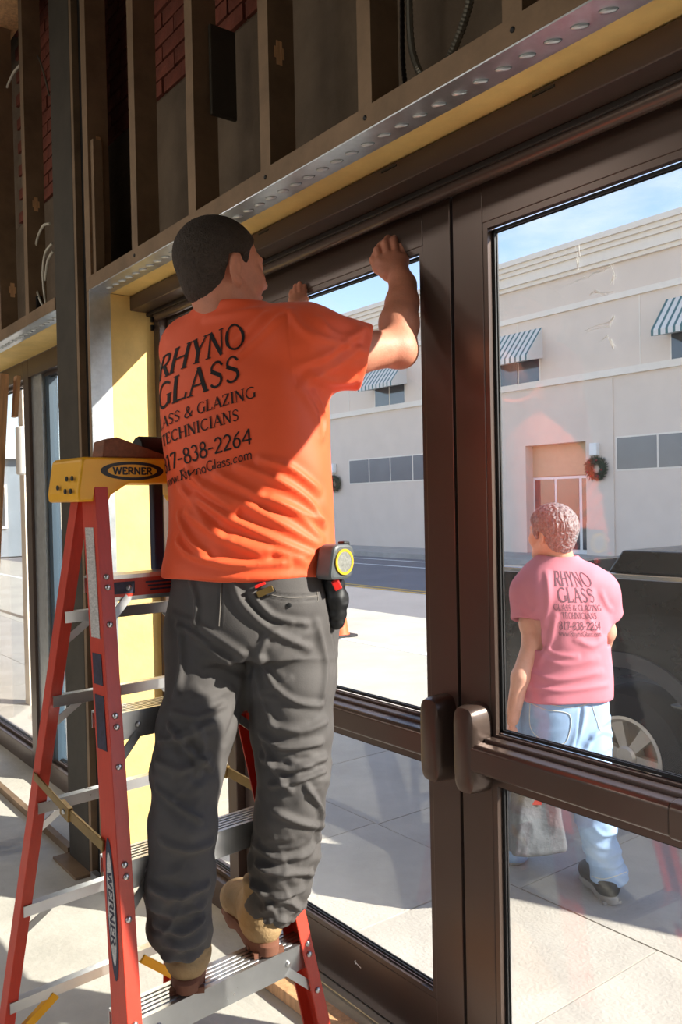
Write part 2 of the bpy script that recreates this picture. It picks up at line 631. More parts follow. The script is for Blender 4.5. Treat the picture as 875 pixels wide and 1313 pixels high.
frame_box('threshold', -2.797, -0.468, 0.0, 0.012, YF, Y2 + 0.05, 'aluminium')
for z0, z1 in ((1.78, 1.80), (2.12, 2.135)):
    pass
mb = MB()
for pz in (410, 421):
    p = onX(197, pz, XR)
    mb.box((XR, YF - 0.014, p[2] - 0.012), (XR + 0.012, YF - 0.004, p[2] + 0.012))
obj('clip', mb, 'black', fr)


def pane(name, x0, x1, z0, z1, par, m='glass', y=YG):
    """a sheet of glass with its glazing stops and black gasket"""
    g = obj(name, bxm((x0, y, z0), (x1, y + 0.006, z1)), m, par)
    gk = MB()
    for dy, d2 in ((-0.004, 0.0), (0.006, 0.01)):
        gk.box((x0, y + dy, z0), (x0 + 0.008, y + d2, z1))
        gk.box((x1 - 0.008, y + dy, z0), (x1, y + d2, z1))
        gk.box((x0, y + dy, z0), (x1, y + d2, z0 + 0.008))
        gk.box((x0, y + dy, z1 - 0.008), (x1, y + d2, z1))
    obj('gasket', gk, 'gasket', par)
    st = MB()
    y0, y1 = y - 0.022, y - 0.004
    st.box((x0 - 0.016, y0, z0 - 0.002), (x0, y1, z1 + 0.002))
    st.box((x1, y0, z0 - 0.002), (x1 + 0.016, y1, z1 + 0.002))
    st.box((x0 - 0.016, y0, z0 - 0.018), (x1 + 0.016, y1, z0 - 0.002))
    st.box((x0 - 0.016, y0, z1 + 0.002), (x1 + 0.016, y1, z1 + 0.018))
    obj('glazing_stop', st, 'bronze', par)
    return g


# sidelights
w1 = thing('window_1', (-3.12, YG, 0.11), kind='structure')
pane('pane', XR + 0.075, -2.885, 0.13, 2.41, w1)
w2 = thing('window_2', (0.6, YG, 0.11), kind='structure')
pane('pane', -0.38, XE - 0.075, 0.13, 2.41, w2)


def door(name, x0, x1, hinge_left, dusty):
    d = thing(name, ((x0 + x1) / 2, YG, 0.012), kind='structure')
    y0, y1 = YG - 0.024, YG + 0.024
    sw = 0.108
    for a, b in ((x0, x0 + sw), (x1 - sw, x1)):
        obj('stile', bxm((a, y0, 0.014), (b, y1, 2.425)), 'bronze', d, bevel=0.002)
    a, b = x0 + sw, x1 - sw
    for z0, z1 in ((0.014, 0.178), (0.868, 0.972), (2.322, 2.425)):
        obj('rail', bxm((a, y0, z0), (b, y1, z1)), 'bronze', d, bevel=0.002)
    gm = 'glass_dusty' if dusty else 'glass'
    pane('pane', a + 0.016, b - 0.016, 0.196, 0.85, d, gm)
    pane('pane', a + 0.016, b - 0.016, 0.99, 2.304, d, gm)
    # exit device: lever housing at the meeting stile, long rail, wide touch bar
    s = -1 if hinge_left else 1
    xm = x1 if hinge_left else x0            # meeting edge
    zb = 0.948
    dev = thing('exit_device', (xm, y0, zb), None)
    dev.parent = d
    dev.location = np.array((xm, y0, zb)) - wloc(d)
    xa, xb = xm + s * (0.006 if hinge_left else 0.03), xm + s * (0.088 if hinge_left else 0.112)
    xc = (xa + xb) / 2
    prof = []
    for k in range(28):
        t = 2 * math.pi * k / 28
        c, q = math.cos(t), math.sin(t)
        prof.append((math.copysign(abs(c) ** 0.55, c), math.copysign(abs(q) ** 0.4, q)))
    hb = MB()
    n = len(prof)
    for dy, sc in ((0, 1.0), (-0.05, 0.97), (-0.066, 0.88), (-0.072, 0.7)):
        hb.v += [(xc + 0.041 * sc * p, y0 + dy, zb + 0.118 * (sc if sc > .9 else sc + .06) * q) for p, q in prof]
    for i in range(3):
        hb.f += [(i * n + k, i * n + (k + 1) % n, (i + 1) * n + (k + 1) % n, (i + 1) * n + k) for k in range(n)]
    hb.f.append(tuple(range(3 * n, 4 * n)))
    obj('lever_housing', hb, 'bronze', dev, auto=True)
    x2 = x1 - 0.03 if not hinge_left else x0 + 0.03
    rb = MB().box((min(xb, x2), y0 - 0.032, zb - 0.034), (max(xb, x2), y0, zb + 0.034))
    obj('device_rail', rb, 'bronze', dev, bevel=0.004)
    for zz in (-0.022, -0.012, -0.002, 0.008, 0.018):
        xk0 = xm + s * 0.72
        obj('rail_rib', bxm((min(xk0, x2), y0 - 0.035, zb + zz), (max(xk0, x2), y0 - 0.031, zb + zz + 0.004)), 'bronze', dev)
    t0, t1 = xm + s * 0.055, xm + s * 0.66
    prof2 = [(0, -0.05), (-0.036, -0.05), (-0.043, -0.044), (-0.043, 0.012), (-0.034, 0.022), (0, 0.026)]
    tb = MB().extrude([(a_, b_) for a_, b_ in prof2], (t0, y0 - 0.028, zb), (t1, y0 - 0.028, zb), (0, 1, 0), (0, 0, 1))
    obj('touch_bar', tb, 'bronze', dev, bevel=0.003)
    ec = MB().extrude([(a_ * 1.04, b_ * 1.06) for a_, b_ in prof2], (t1, y0 - 0.028, zb), (t1 + s * 0.035, y0 - 0.028, zb), (0, 1, 0), (0, 0, 1))
    obj('end_cap', ec, 'bronze', dev, bevel=0.003)
    return d


d1 = door('door_1', -2.792, -1.639, True, False)
d2 = door('door_2', -1.628, -0.474, False, True)
# small arrow mark scratched on the bottom rail of the left leaf
p = onY(459, 1237, YG - 0.0245)
mb = MB().bar((p[0] - .016, p[1], p[2] + .004), (p[0] + .016, p[1], p[2] - .004), 0.001, 0.003, (0, 0, 1))
mb.bar((p[0] - .016, p[1], p[2] + .004), (p[0] - .010, p[1], p[2] + .009), 0.001, 0.003)
mb.bar((p[0] - .016, p[1], p[2] + .004), (p[0] - .009, p[1], p[2] - .002), 0.001, 0.003)
obj('arrow_mark', mb, 'white_paint', d1)
# hazy smears of wiped glazing paste on the right leaf
sm = MB()
for pts in ([(724, 367), (738, 360), (752, 356), (762, 350), (776, 346), (784, 341)], [(756, 377), (765, 374), (775, 378), (785, 375)],
            [(781, 340), (788, 352), (786, 362)], [(752, 424), (765, 420), (780, 416), (786, 406)], [(770, 438), (782, 432), (789, 446)],
            [(740, 315), (742, 330), (741, 345)]):
    for k in range(7):
        j0 = rnd.randint(0, len(pts) - 2)
        q = []
        for a, b in pts[j0:j0 + rnd.randint(2, 4)]:
            w = onY(a + rnd.uniform(-3, 3), b + rnd.uniform(-3, 3), YG - 0.0003)
            q.append(w)
        if len(q) > 1:
            sm.tube(q, [rnd.uniform(0.0002, 0.0009) for _ in q], 5)
obj('paste_smear', sm, 'white_paint', d2)

# second opening: big window and a narrow light beside it
w3 = thing('window_3', (-5.6, YG, 0), kind='structure')
for a, b in ((XL0, XL0 + 0.055), (-5.29, -5.19), (XL1 - 0.055, XL1)):
    obj('mullion', bxm((a, YF, 0.0), (b, Y2, ZS)), 'bronze', w3, bevel=0.003)
for a, b in ((XL0 + 0.055, -5.29), (-5.19, XL1 - 0.055)):
    obj('head', bxm((a, YF, 2.40), (b, Y2, ZS)), 'bronze', w3, bevel=0.003)
    obj('sill', bxm((a, YF, 0.0), (b, Y2, 0.11)), 'bronze', w3, bevel=0.003)
pane('pane', XL0 + 0.075, -5.31, 0.13, 2.38, w3)
pane('pane', -5.17, XL1 - 0.075, 0.13, 2.38, w3)
obj('inner_stile', bxm((-4.99, YG - 0.02, 0.11), (-4.93, YG + 0.03, 2.4)), 'blue_gasket', w3)
obj('inner_stile', bxm((-5.19, YG - 0.04, 0.11), (-5.0, YG + 0.03, 2.4)), 'galvanised', w3)

# ------------------------------------------------------------------ overhead lamps added out of view as interior fill
for lx, ly in ((-4.6, -2.6), (-1.8, -4.4), (-7.2, -2.2)):
    t = thing('fill_fixture', (lx, ly, ZC - 0.09), 'long white fill lamp added overhead out of view', 'fill lamp', 'added fill lamps out of view')
    obj('housing', bxm((lx - 0.65, ly - 0.2, ZC - 0.05), (lx + 0.65, ly + 0.2, ZC - 0.0)), 'lamp_white', t, bevel=0.004)
    ld = bpy.data.lights.new('fill_light', 'AREA')
    ld.shape = 'RECTANGLE'
    ld.size, ld.size_y = 1.25, 0.36
    ld.energy = 42
    ld.color = (1.0, 0.93, 0.84)
    lo = bpy.data.objects.new('fill_light', ld)
    COL.objects.link(lo)
    lo.parent = t
    lo.location = (0, 0, 0.03)

# ------------------------------------------------------------------ cables and boxes in the stud bays


def px_tube(pts, Y, r, n=8, ribs=False):
    P = [onY(a, b, Y) for a, b in pts]
    # Catmull-Rom
    out = []
    for i in range(len(P) - 1):
        p0, p1, p2, p3 = P[max(i - 1, 0)], P[i], P[i + 1], P[min(i + 2, len(P) - 1)]
        steps = 14 if ribs else 7
        for k in range(steps):
            t = k / steps
            out.append(0.5 * ((2 * p1) + (-p0 + p2) * t + (2 * p0 - 5 * p1 + 4 * p2 - p3) * t * t + (-p0 + 3 * p1 - 3 * p2 + p3) * t ** 3))
    out.append(P[-1])
    rr = [r * (1.0 if k % 2 else 0.8) for k in range(len(out))] if ribs else r
    return MB().tube(out, rr, n)


tag(obj('metal_conduit', px_tube([(606, -40), (603, 0), (592, 38), (578, 72), (573, 84)], 1.42, 0.0105, 8, True), 'cable', auto=True, base=onY(573, 84, 1.42)),
    'ribbed flexible metal conduit hanging straight between header studs', 'conduit')
tag(obj('metal_conduit', px_tube([(526, -40), (525, 10), (528, 60), (538, 92), (552, 105)], 1.44, 0.010, 8, True), 'cable', auto=True, base=onY(552, 105, 1.44)),
    'ribbed flexible metal conduit curling at its lower end between header studs', 'conduit')
tag(obj('dark_cable', px_tube([(516, -40), (516, 20), (517, 80), (521, 115)], 1.46, 0.007, 8, True), 'bronze_dark', base=onY(521, 115, 1.46)),
    'thin dark cable hanging beside the curling conduit', 'cable')
coil = thing('cable_coil', onY(55, 395, 1.37), 'coil of pale cable hung on the bay left of the steel post', 'cable')
for pts in ([(64, 287), (55, 290), (47, 310), (44, 345), (48, 375), (56, 395)], [(67, 312), (58, 325), (55, 350), (58, 385), (63, 398)],
            [(68, 322), (61, 335), (58, 360)], [(66, 385), (62, 396), (50, 398), (40, 388)]):
    obj('cable_loop', px_tube(pts, 1.37, 0.006), 'cable_white', coil, auto=True)
obj('tape_band', bxm(onY(44, 397, 1.36), onY(54, 380, 1.385)), 'black', coil)
tag(obj('loose_wire', px_tube([(27, 82), (18, 92), (12, 104), (9, 112)], 1.38, 0.006), 'cable_white', auto=True, base=onY(9, 112, 1.38)),
    'short loose white wire end in the upper stud bay', 'wire')
tag(obj('loose_wire', px_tube([(42, 66), (50, 75), (58, 100), (63, 122)], 1.40, 0.005), 'cable', auto=True, base=onY(63, 122, 1.4)),
    'thin grey wire looping behind a header stud', 'wire')
p0, p1 = onX(270, 147, -2.478), onX(297, 42, -2.478)
tag(obj('junction_box', bxm((-2.484, p0[1], p0[2]), (-2.468, p1[1] + .01, p1[2])), 'dark_steel', bevel=0.004, base=(-2.47, p0[1], p0[2])),
    'flat dark junction box screwed to the side of a header stud', 'junction box')
p0 = onX(150, 225, -3.405)
tag(obj('bracket', bxm((-3.41, YW + 0.01, ZS + 0.06), (-3.38, YW + 0.05, p0[2] + 0.12)), 'dirty_steel', bevel=0.002, base=(-3.41, YW + .02, ZS + .06)),
    'short tan steel bracket standing on the header beside the post', 'bracket')

# ------------------------------------------------------------------ boards by the left window
b0 = onY(4, 480, 1.18)
tag(obj('plank', MB().bar((b0[0] - 0.02, 1.02, 0.0), (b0[0] - 0.02, 1.18, b0[2]), 0.10, 0.04, (0, 1, 0)), 'wood', bevel=0.002, base=(b0[0], 1.05, 0)),
    'long pale plank leaning upright in front of the left window', 'plank')
b1 = onY(18, 483, 1.24)
b2 = onY(18, 536, 1.24)
tag(obj('plank', MB().bar((b1[0] + .02, 1.232, b2[2]), (b1[0] + .02, 1.25, b1[2]), 0.05, 0.02, (0, 1, 0)), 'wood', bevel=0.002, base=(b1[0], 1.24, b2[2])),
    'short offcut of wood fixed to the back of the leaning plank', 'plank')
b3 = onY(2, 578, 1.14)
pb = thing('corner_bead', (b3[0], 1.0, 0), 'perforated metal corner bead standing against the leaning plank', 'corner bead')
obj('bead_strip', MB().bar((b3[0], 0.99, 0.0), (b3[0], 1.10, b3[2]), 0.07, 0.004, (0, 1, 0)), 'galvanised', pb)
hm = mesh_of(MB().lathe([(0.006, -0.001), (0.006, 0.001)], (0, 0, 0), (0, 1, 0), 8), 'hole')
hm.materials.append(MATS['wood_red'])
for k in range(44):
    zz = b3[2] - 0.03 - 0.034 * k
    if zz < 0.05:
        break
    inst('hole', hm, (b3[0] + 0.014, 0.99 + 0.11 * zz / b3[2] - 0.0035, zz), pb)
tag(obj('timber_strip', MB().obox((-2.06, 1.50, 0.022), (0.85, 0.03, 0), (0, 1, 0), (0, 0, 1), (0.36, 0.035, 0.02)), 'wood', bevel=0.002, base=(-2.06, 1.50, 0.0)),
    'strip of timber lying on the floor along the left door leaf', 'timber strip')
tag(obj('cardboard_sheet', MB().obox((-2.02, 1.1, 0.004), (1, 0.25, 0), (-0.25, 1, 0), (0, 0, 1), (0.26, 0.14, 0.003)), 'wood', base=(-1.95, 1.12, 0.0)),
    'brown sheet of cardboard lying on the floor under the ladder', 'cardboard')
# ------------------------------------------------------------------ lettering: strokes with thick stems, thin hairlines and serifs
def arc(cx, cy, rx, ry, a0, a1, n=10):
    return [(cx + rx * math.cos(R2(a0 + (a1 - a0) * i / n)), cy + ry * math.sin(R2(a0 + (a1 - a0) * i / n))) for i in range(n + 1)]


TK, TN = 0.13, 0.065
# glyph: (advance, [(points, width)], [serif x, y])
GL = {
    'R': (.72, [([(.14, 0), (.14, 1)], TK), ([(.14, .97), (.38, .97)] + arc(.38, .735, .19, .235, 90, -90) + [(.14, .5)], .085), ([(.36, .5), (.66, .02)], TK)], [(.14, 0), (.14, 1), (.66, 0)]),
    'H': (.84, [([(.14, 0), (.14, 1)], TK), ([(.68, 0), (.68, 1)], TK), ([(.14, .52), (.68, .52)], TN)], [(.14, 0), (.14, 1), (.68, 0), (.68, 1)]),
    'Y': (.74, [([(.37, 0), (.37, .45)], TK), ([(.37, .45), (.1, 1)], TK), ([(.37, .45), (.64, 1)], TN)], [(.37, 0), (.1, 1), (.64, 1)]),
    'N': (.86, [([(.14, 0), (.14, 1)], TN), ([(.14, 1), (.7, 0)], TK), ([(.7, 0), (.7, 1)], TN)], [(.14, 0), (.1, 1), (.7, 1)]),
    'O': (.9, [(arc(.45, .5, .36, .48, 35, -35), .1), (arc(.45, .5, .36, .48, -35, -145), .07), (arc(.45, .5, .36, .48, -145, -215), .12), (arc(.45, .5, .36, .48, 145, 35), .07)], []),
    'G': (.86, [(arc(.46, .5, .36, .48, 50, 180, 12), .085), (arc(.46, .5, .36, .48, 180, 318, 12), .1), ([(.72, .08), (.72, .44)], TK)], [(.72, .44)]),
    'L': (.66, [([(.14, 0), (.14, 1)], TK), ([(.14, .03), (.56, .03), (.6, .22)], TN)], [(.14, 0), (.14, 1)]),
    'A': (.84, [([(.1, 0), (.41, 1)], TN), ([(.41, 1), (.74, 0)], TK), ([(.2, .33), (.62, .33)], TN)], [(.1, 0), (.74, 0)]),
    'S': (.62, [([(.53, .8)] + arc(.32, .74, .2, .235, 30, 200, 10), .075), ([(.13, .64), (.3, .53), (.46, .42)], TK), (arc(.3, .26, .21, .235, 35, -150, 12), .08)], []),
    'Z': (.74, [([(.1, .8), (.12, .97), (.62, .97)], TN), ([(.62, .97), (.1, .03)], TK), ([(.1, .03), (.6, .03), (.64, .22)], TN)], []),
    'I': (.4, [([(.2, 0), (.2, 1)], TK)], [(.2, 0), (.2, 1)]),
    'T': (.74, [([(.37, 0), (.37, 1)], TK), ([(.08, .78), (.1, .97), (.64, .97), (.66, .78)], TN)], [(.37, 0)]),
    'E': (.66, [([(.14, 0), (.14, 1)], TK), ([(.14, .97), (.54, .97), (.55, .8)], TN), ([(.14, .52), (.44, .52)], TN), ([(.14, .03), (.56, .03), (.58, .22)], TN)], [(.14, 0), (.14, 1)]),
    'C': (.8, [(arc(.46, .5, .36, .48, 50, 180, 12), .085), (arc(.46, .5, .36, .48, 180, 312, 12), .1)], []),
    'W': (1.1, [([(.08, 1), (.3, 0)], TK), ([(.3, 0), (.54, 1)], TN), ([(.54, 1), (.76, 0)], TK), ([(.76, 0), (1.0, 1)], TN)], []),
    '&': (.86, [([(.78, .48), (.6, .15)] + arc(.34, .24, .25, .22, -20, -190, 9) + [(.2, .42), (.42, .62), (.5, .78)] + arc(.38, .8, .12, .17, 0, 180, 8) + [(.28, .66), (.74, .02)], .09)], []),
    '8': (.6, [(arc(.3, .74, .17, .22, 0, 360, 16), .09), (arc(.3, .26, .22, .25, 0, 360, 16), .1)], []),
    '1': (.5, [([(.26, 0), (.26, 1), (.12, .88)], .11)], [(.26, 0)]),
    '7': (.58, [([(.08, .82), (.1, .95), (.5, .95), (.24, 0)], .1)], []),
    '3': (.58, [(arc(.27, .74, .18, .22, 150, -80, 12), .09), (arc(.26, .27, .22, .26, 80, -150, 12), .1)], []),
    '2': (.6, [(arc(.3, .7, .2, .26, 160, -30, 12) + [(.08, .05)], .1), ([(.06, .05), (.54, .05)], .1)], []),
    '6': (.6, [([(.48, .97), (.24, .72), (.1, .4)], .09), (arc(.3, .3, .2, .28, 180, -180, 18), .1)], []),
    '4': (.62, [([(.46, .02), (.46, .97), (.06, .3), (.58, .3)], .09)], []),
    '-': (.42, [([(.06, .42), (.36, .42)], .09)], []),
    '.': (.28, [([(.1, .05), (.19, .05)], .11)], []),
    'w': (.78, [([(.06, .6), (.22, 0), (.38, .6), (.55, 0), (.72, .6)], .085)], []),
    'h': (.6, [([(.12, 0), (.12, 1)], .1), ([(.12, .45)] + arc(.3, .42, .17, .18, 150, 0, 6) + [(.47, 0)], .09)], []),
    'y': (.56, [([(.06, .6), (.28, .05)], .1), ([(.5, .6), (.2, -.25), (.08, -.22)], .07)], []),
    'n': (.6, [([(.12, 0), (.12, .6)], .1), ([(.12, .45)] + arc(.3, .42, .17, .18, 150, 0, 6) + [(.47, 0)], .09)], []),
    'o': (.58, [(arc(.29, .3, .2, .29, 0, 360, 14), .09)], []),
    'l': (.28, [([(.13, 0), (.13, 1)], .1)], []),
    'a': (.54, [([(.1, .5)] + arc(.26, .44, .17, .16, 140, 0, 6) + [(.43, 0)], .09), (arc(.26, .17, .17, .16, 30, 330, 10), .08)], []),
    's': (.46, [([(.37, .5)] + arc(.22, .45, .14, .14, 30, 200, 7) + [(.3, .28)] + arc(.22, .15, .15, .14, 40, -150, 8), .085)], []),
    'c': (.5, [(arc(.28, .3, .2, .28, 45, 315, 12), .09)], []),
    'm': (.88, [([(.12, 0), (.12, .6)], .1), ([(.12, .45)] + arc(.28, .42, .15, .18, 150, 0, 6) + [(.43, 0)], .09), ([(.43, .45)] + arc(.6, .42, .15, .18, 150, 0, 6) + [(.75, 0)], .09)], []),
    ' ': (.36, [], []),
}


def text_quads(txt, serif=True, bold=1.0, step=0.12):
    """quads [(4 x (u, v))] of a line of text, cap height 1, starting at u = 0; returns quads and width"""
    Q = []
    u = 0.0
    for ch in txt:
        adv, strokes, ser = GL[ch]
        for pts, w in strokes:
            if not serif:
                w = 0.2
            w *= bold
            for (x0, y0), (x1, y1) in zip(pts[:-1], pts[1:]):
                L = math.hypot(x1 - x0, y1 - y0)
                if L < 1e-6:
                    continue
                ex, ey = (x1 - x0) / L, (y1 - y0) / L
                e = w * 0.18
                x0b, y0b, x1b, y1b = x0 - ex * e, y0 - ey * e, x1 + ex * e, y1 + ey * e
                n = max(1, int(L / step))
                nx, ny = -ey * w / 2, ex * w / 2
                for k in range(n):
                    a, b = k / n, (k + 1) / n
                    ax, ay = x0b + (x1b - x0b) * a, y0b + (y1b - y0b) * a
                    bx, by = x0b + (x1b - x0b) * b, y0b + (y1b - y0b) * b
                    Q.append([(u + ax + nx, ay + ny), (u + ax - nx, ay - ny), (u + bx - nx, by - ny), (u + bx + nx, by + ny)])
        if serif:
            for sx, sy in ser:
                Q.append([(u + sx - .12, sy - .025), (u + sx + .12, sy - .025), (u + sx + .12, sy + .025), (u + sx - .12, sy + .025)])
        u += adv
    return Q, u


def flat_text(mb, txt, org, ux, vx, h, serif=True, bold=1.0, nrm=None, off=0.0006, squeeze=1.0):
    Q, w = text_quads(txt, serif, bold)
    org, ux, vx = np.array(org, float), np.array(ux, float), np.array(vx, float)
    for q in Q:
        mb.add([org + ux * ((a - w / 2) * h * squeeze) + vx * ((b - 0.5) * h) + np.array(nrm) * off for a, b in q], [(0, 1, 2, 3)])
    return w * h


# ------------------------------------------------------------------ step ladder
LAX, LAY, LYAW, LW0, LTP, LLN = -1.577, 0.935, 0.079, 0.579, 0.077, 0.241
lc, ls_ = math.cos(LYAW), math.sin(LYAW)


def LP(u, v, z):
    return np.array([LAX + u * lc - v * ls_, LAY + u * ls_ + v * lc, z])


UA = np.array([lc, ls_, 0.0])
VA = np.array([-ls_, lc, 0.0])


def fu(z):
    return -LLN * z


def fv(z, s):
    return s * (LW0 / 2 - LTP * z)


def ru(z):
    return -0.83 + (z / 1.64) * (0.83 - LLN * 1.64 - 0.085)


def rv(z, s):
    return s * (LW0 / 2 - LTP * z - 0.006)


lad = thing('step_ladder', LP(-0.6, 0, 0), 'orange fibreglass step ladder with yellow cap and aluminium steps', 'ladder')
for s in (-1, 1):
    # front rail: C channel, web outwards, flange towards the climber
    f = MB()
    t = 0.005
    w, dp = 0.034, 0.072
    prof = [(0, 0), (-dp, 0), (-dp, -s * w), (-dp + t, -s * w), (-dp + t, -s * t), (-t, -s * t), (-t, -s * w), (0, -s * w)]
    f.extrude(prof, LP(fu(0.03) + .034, fv(0.03, s), 0.03), LP(fu(1.66) + .034, fv(1.66, s), 1.66), UA, VA)
    fo = obj('front_rail', f, 'fibreglass', lad, bevel=0.0015)
    ft = MB().obox(LP(fu(0.025), fv(0.025, s) - s * .015, 0.022), UA, VA, (0, 0, 1), (0.045, 0.026, 0.022))
    obj('foot', ft, 'black', lad, bevel=0.004)
    f = MB()
    w, dp = 0.03, 0.042
    prof = [(0, 0), (dp, 0), (dp, -s * w), (dp - t, -s * w), (dp - t, -s * t), (t, -s * t), (t, -s * w), (0, -s * w)]
    f.extrude(prof, LP(ru(0.03) - .02, rv(0.03, s), 0.03), LP(ru(1.66) - .02, rv(1.66, s), 1.66), UA, VA)
    obj('rear_rail', f, 'fibreglass', lad, bevel=0.0015)
    ft = MB().obox(LP(ru(0.025), rv(0.025, s) - s * .015, 0.022), UA, VA, (0, 0, 1), (0.03, 0.024, 0.022))
    obj('foot', ft, 'black', lad, bevel=0.004)
    # spreader
    zs = 0.86
    a = LP(ru(zs + .06), rv(zs + .06, s) + s * 0.004, zs + 0.06)
    b = LP(fu(zs) - .02, fv(zs, s) + s * 0.004, zs)
    mid = (a + b) / 2 + np.array([0, 0, -0.006])
    sp = MB().bar(a, mid, 0.004, 0.022, (0, 0, 1)).bar(mid, b, 0.006, 0.026, (0, 0, 1))
    sp.bar(mid + (a - mid) * .12, mid - (a - mid) * .12, 0.012, 0.034, (0, 0, 1))
    so = obj('spreader', sp, 'brass_zinc', lad, bevel=0.001)
    obj('rivet', MB().lathe([(0.007, 0), (0.006, 0.003), (0.002, 0.005)], mid + VA * s * .006, VA * s, 12), 'rivet', so, auto=True)

rme = mesh_of(MB().lathe([(0.0075, 0), (0.007, 0.003), (0.0045, 0.0052), (0.001, 0.006)], (0, 0, 0), (1, 0, 0), 14), 'rivet', True)
rme.materials.append(MATS['rivet'])
steps_z = [0.21, 0.515, 0.82, 1.125, 1.43]
for i, zz in enumerate(steps_z):
    v0, v1 = fv(zz, -1) + 0.006, fv(zz, 1) - 0.006
    uf = fu(zz) + 0.026
    st = MB()
    # folded step: ribbed tread, front lip, rear lip
    n = 6
    prof = [(0.0, 0.014), (0.0, -0.048), (-0.004, -0.048), (-0.004, 0.008)]
    top = []
    for k in range(n):
        x = -0.004 - k * 0.0135
        top += [(x, 0.014), (x - 0.0075, 0.014), (x - 0.0075, 0.0105), (x - 0.0135, 0.0105)]
    full = [(0.0, 0.014)] + top + [(-0.09, 0.0105), (-0.09, -0.03), (-0.087, -0.03), (-0.087, 0.006), (-0.004, 0.006), (-0.004, -0.048), (0.0, -0.048)]
    st.extrude(full, LP(uf, v0, zz), LP(uf, v1, zz), UA, (0, 0, 1))
    so = obj('step', st, 'aluminium', lad)
    for s in (-1, 1):
        vv = fv(zz, s)
        for dz in (0.012, -0.012):
            inst('rivet', rme, LP(fu(zz + dz) + 0.034, vv - s * 0.017, zz + dz), lad, (0, 0, LYAW))
        inst('rivet', rme, LP(fu(zz - .095) + 0.034, fv(zz - .095, s) - s * 0.017, zz - 0.095), lad, (0, 0, LYAW))
        inst('rivet', rme, LP(uf, vv - s * 0.075, zz - 0.018), lad, (0, 0, LYAW))
        # knee brace
        kb = MB().bar(LP(uf - 0.004, vv - s * 0.085, zz - 0.03), LP(fu(zz - .1) + .024, fv(zz - .1, s) - s * 0.012, zz - 0.1), 0.02, 0.003, UA)
        obj('knee_brace', kb, 'aluminium', lad)
    if i == 4:
        lb = MB().box((0, 0, 0), (0.001, 0.001, 0.001))
        q0 = LP(uf + 0.0006, -0.07, zz - 0.017)
        lbl = MB().obox(q0, VA, (0, 0, 1), UA, (0.105, 0.021, 0.0005))
        lo = obj('warning_label', lbl, 'fibreglass', so)
        tx = MB()
        tx.obox(LP(uf + 0.0014, -0.125, zz - 0.017), VA, (0, 0, 1), UA, (0.036, 0.014, 0.0003))
        for r in range(3):
            tx.obox(LP(uf + 0.0014, -0.015, zz - 0.008 - r * 0.009), VA, (0, 0, 1), UA, (0.045 - .006 * r, 0.0022, 0.0003))
        obj('label_print', tx, 'label_dark', so)
# rear horizontals
for zz in (1.345, 1.13, 0.85, 0.57, 0.30):
    v0, v1 = rv(zz, -1) + 0.006, rv(zz, 1) - 0.006
    prof = [(0, 0), (0.026, 0), (0.026, -0.028), (0.023, -0.028), (0.023, -0.003), (0, -0.003)]
    rb = MB().extrude(prof, LP(ru(zz) + .0, v0, zz), LP(ru(zz) + .0, v1, zz), UA, (0, 0, 1))
    obj('rear_bar', rb, 'aluminium', lad)
    for s in (-1, 1):
        ym = zz < 0.4
        L = 0.13 if ym else 0.075
        kb = MB().bar(LP(ru(zz) + 0.024, rv(zz, s) - s * L, zz - 0.024), LP(ru(zz - L) + 0.012, rv(zz - L, s) - s * 0.012, zz - L - 0.01), 0.018 if not ym else .024, 0.003 if not ym else .014, UA)
        obj('corner_brace', kb, 'cap_yellow' if ym else 'aluminium', lad)
# the moulded cap
ZT = 1.722
uc0, uc1 = fu(1.66) - 0.135, fu(1.66) + 0.036
hw = fv(1.66, 1) + 0.035
prof = [(-hw - .008, ZT - .085), (-hw + 0.005, ZT - 0.006), (-hw + 0.014, ZT), (hw - 0.014, ZT), (hw - 0.005, ZT - 0.006), (hw + .008, ZT - .085), (hw + .006, ZT - 0.105), (hw - 0.072, ZT - 0.105),
        (hw - 0.078, ZT - 0.09), (hw - 0.125, ZT - 0.062), (-hw + 0.125, ZT - 0.062), (-hw + 0.078, ZT - 0.09), (-hw + 0.072, ZT - 0.105), (-hw - .006, ZT - 0.105)]
cp = MB().extrude(prof, LP(uc0, 0, 0), LP(uc1, 0, 0), VA, (0, 0, 1))
cap = obj('cap', cp, 'cap_yellow', lad, bevel=0.006)
lg = MB()
nE = 40
vc, zc = -0.062, ZT - 0.032
for a0, a1, dd in (((0.084, 0.0225), (0.066, 0.0155), 0.0008),):
    vs = []
    for k in range(nE):
        t = 2 * math.pi * k / nE
        for a in (a0, a1):
            vs.append(LP(uc1 + dd, vc + a[0] * math.cos(t), zc + a[1] * math.sin(t)))
    lg.add(vs, [(2 * k, 2 * ((k + 1) % nE), 2 * ((k + 1) % nE) + 1, 2 * k + 1) for k in range(nE)])
flat_text(lg, 'WERNER', LP(uc1, vc, zc), VA, (0, 0, 1), 0.0165, False, 1.0, UA, 0.0008, 1.35)
obj('logo_print', lg, 'black', cap)
fr_ = MB().obox(LP(uc1 + .0003, vc, zc), VA, (0, 0, 1), UA, (0.001, 0.001, 0.0002))
for du, dz in ((-.025, -.05), (-.055, -.05), (-.025, -.08), (-.055, -.08), (-.1, -.07)):
    k = MB().lathe([(0.0065, 0), (0.006, 0.0025), (0.002, 0.004)], LP(uc1 + du, -hw - 0.001 - 0.09 * max(0, -dz - .006) / .6, ZT + dz), -VA, 12)
    obj('cap_rivet', k, 'black', cap, auto=True)
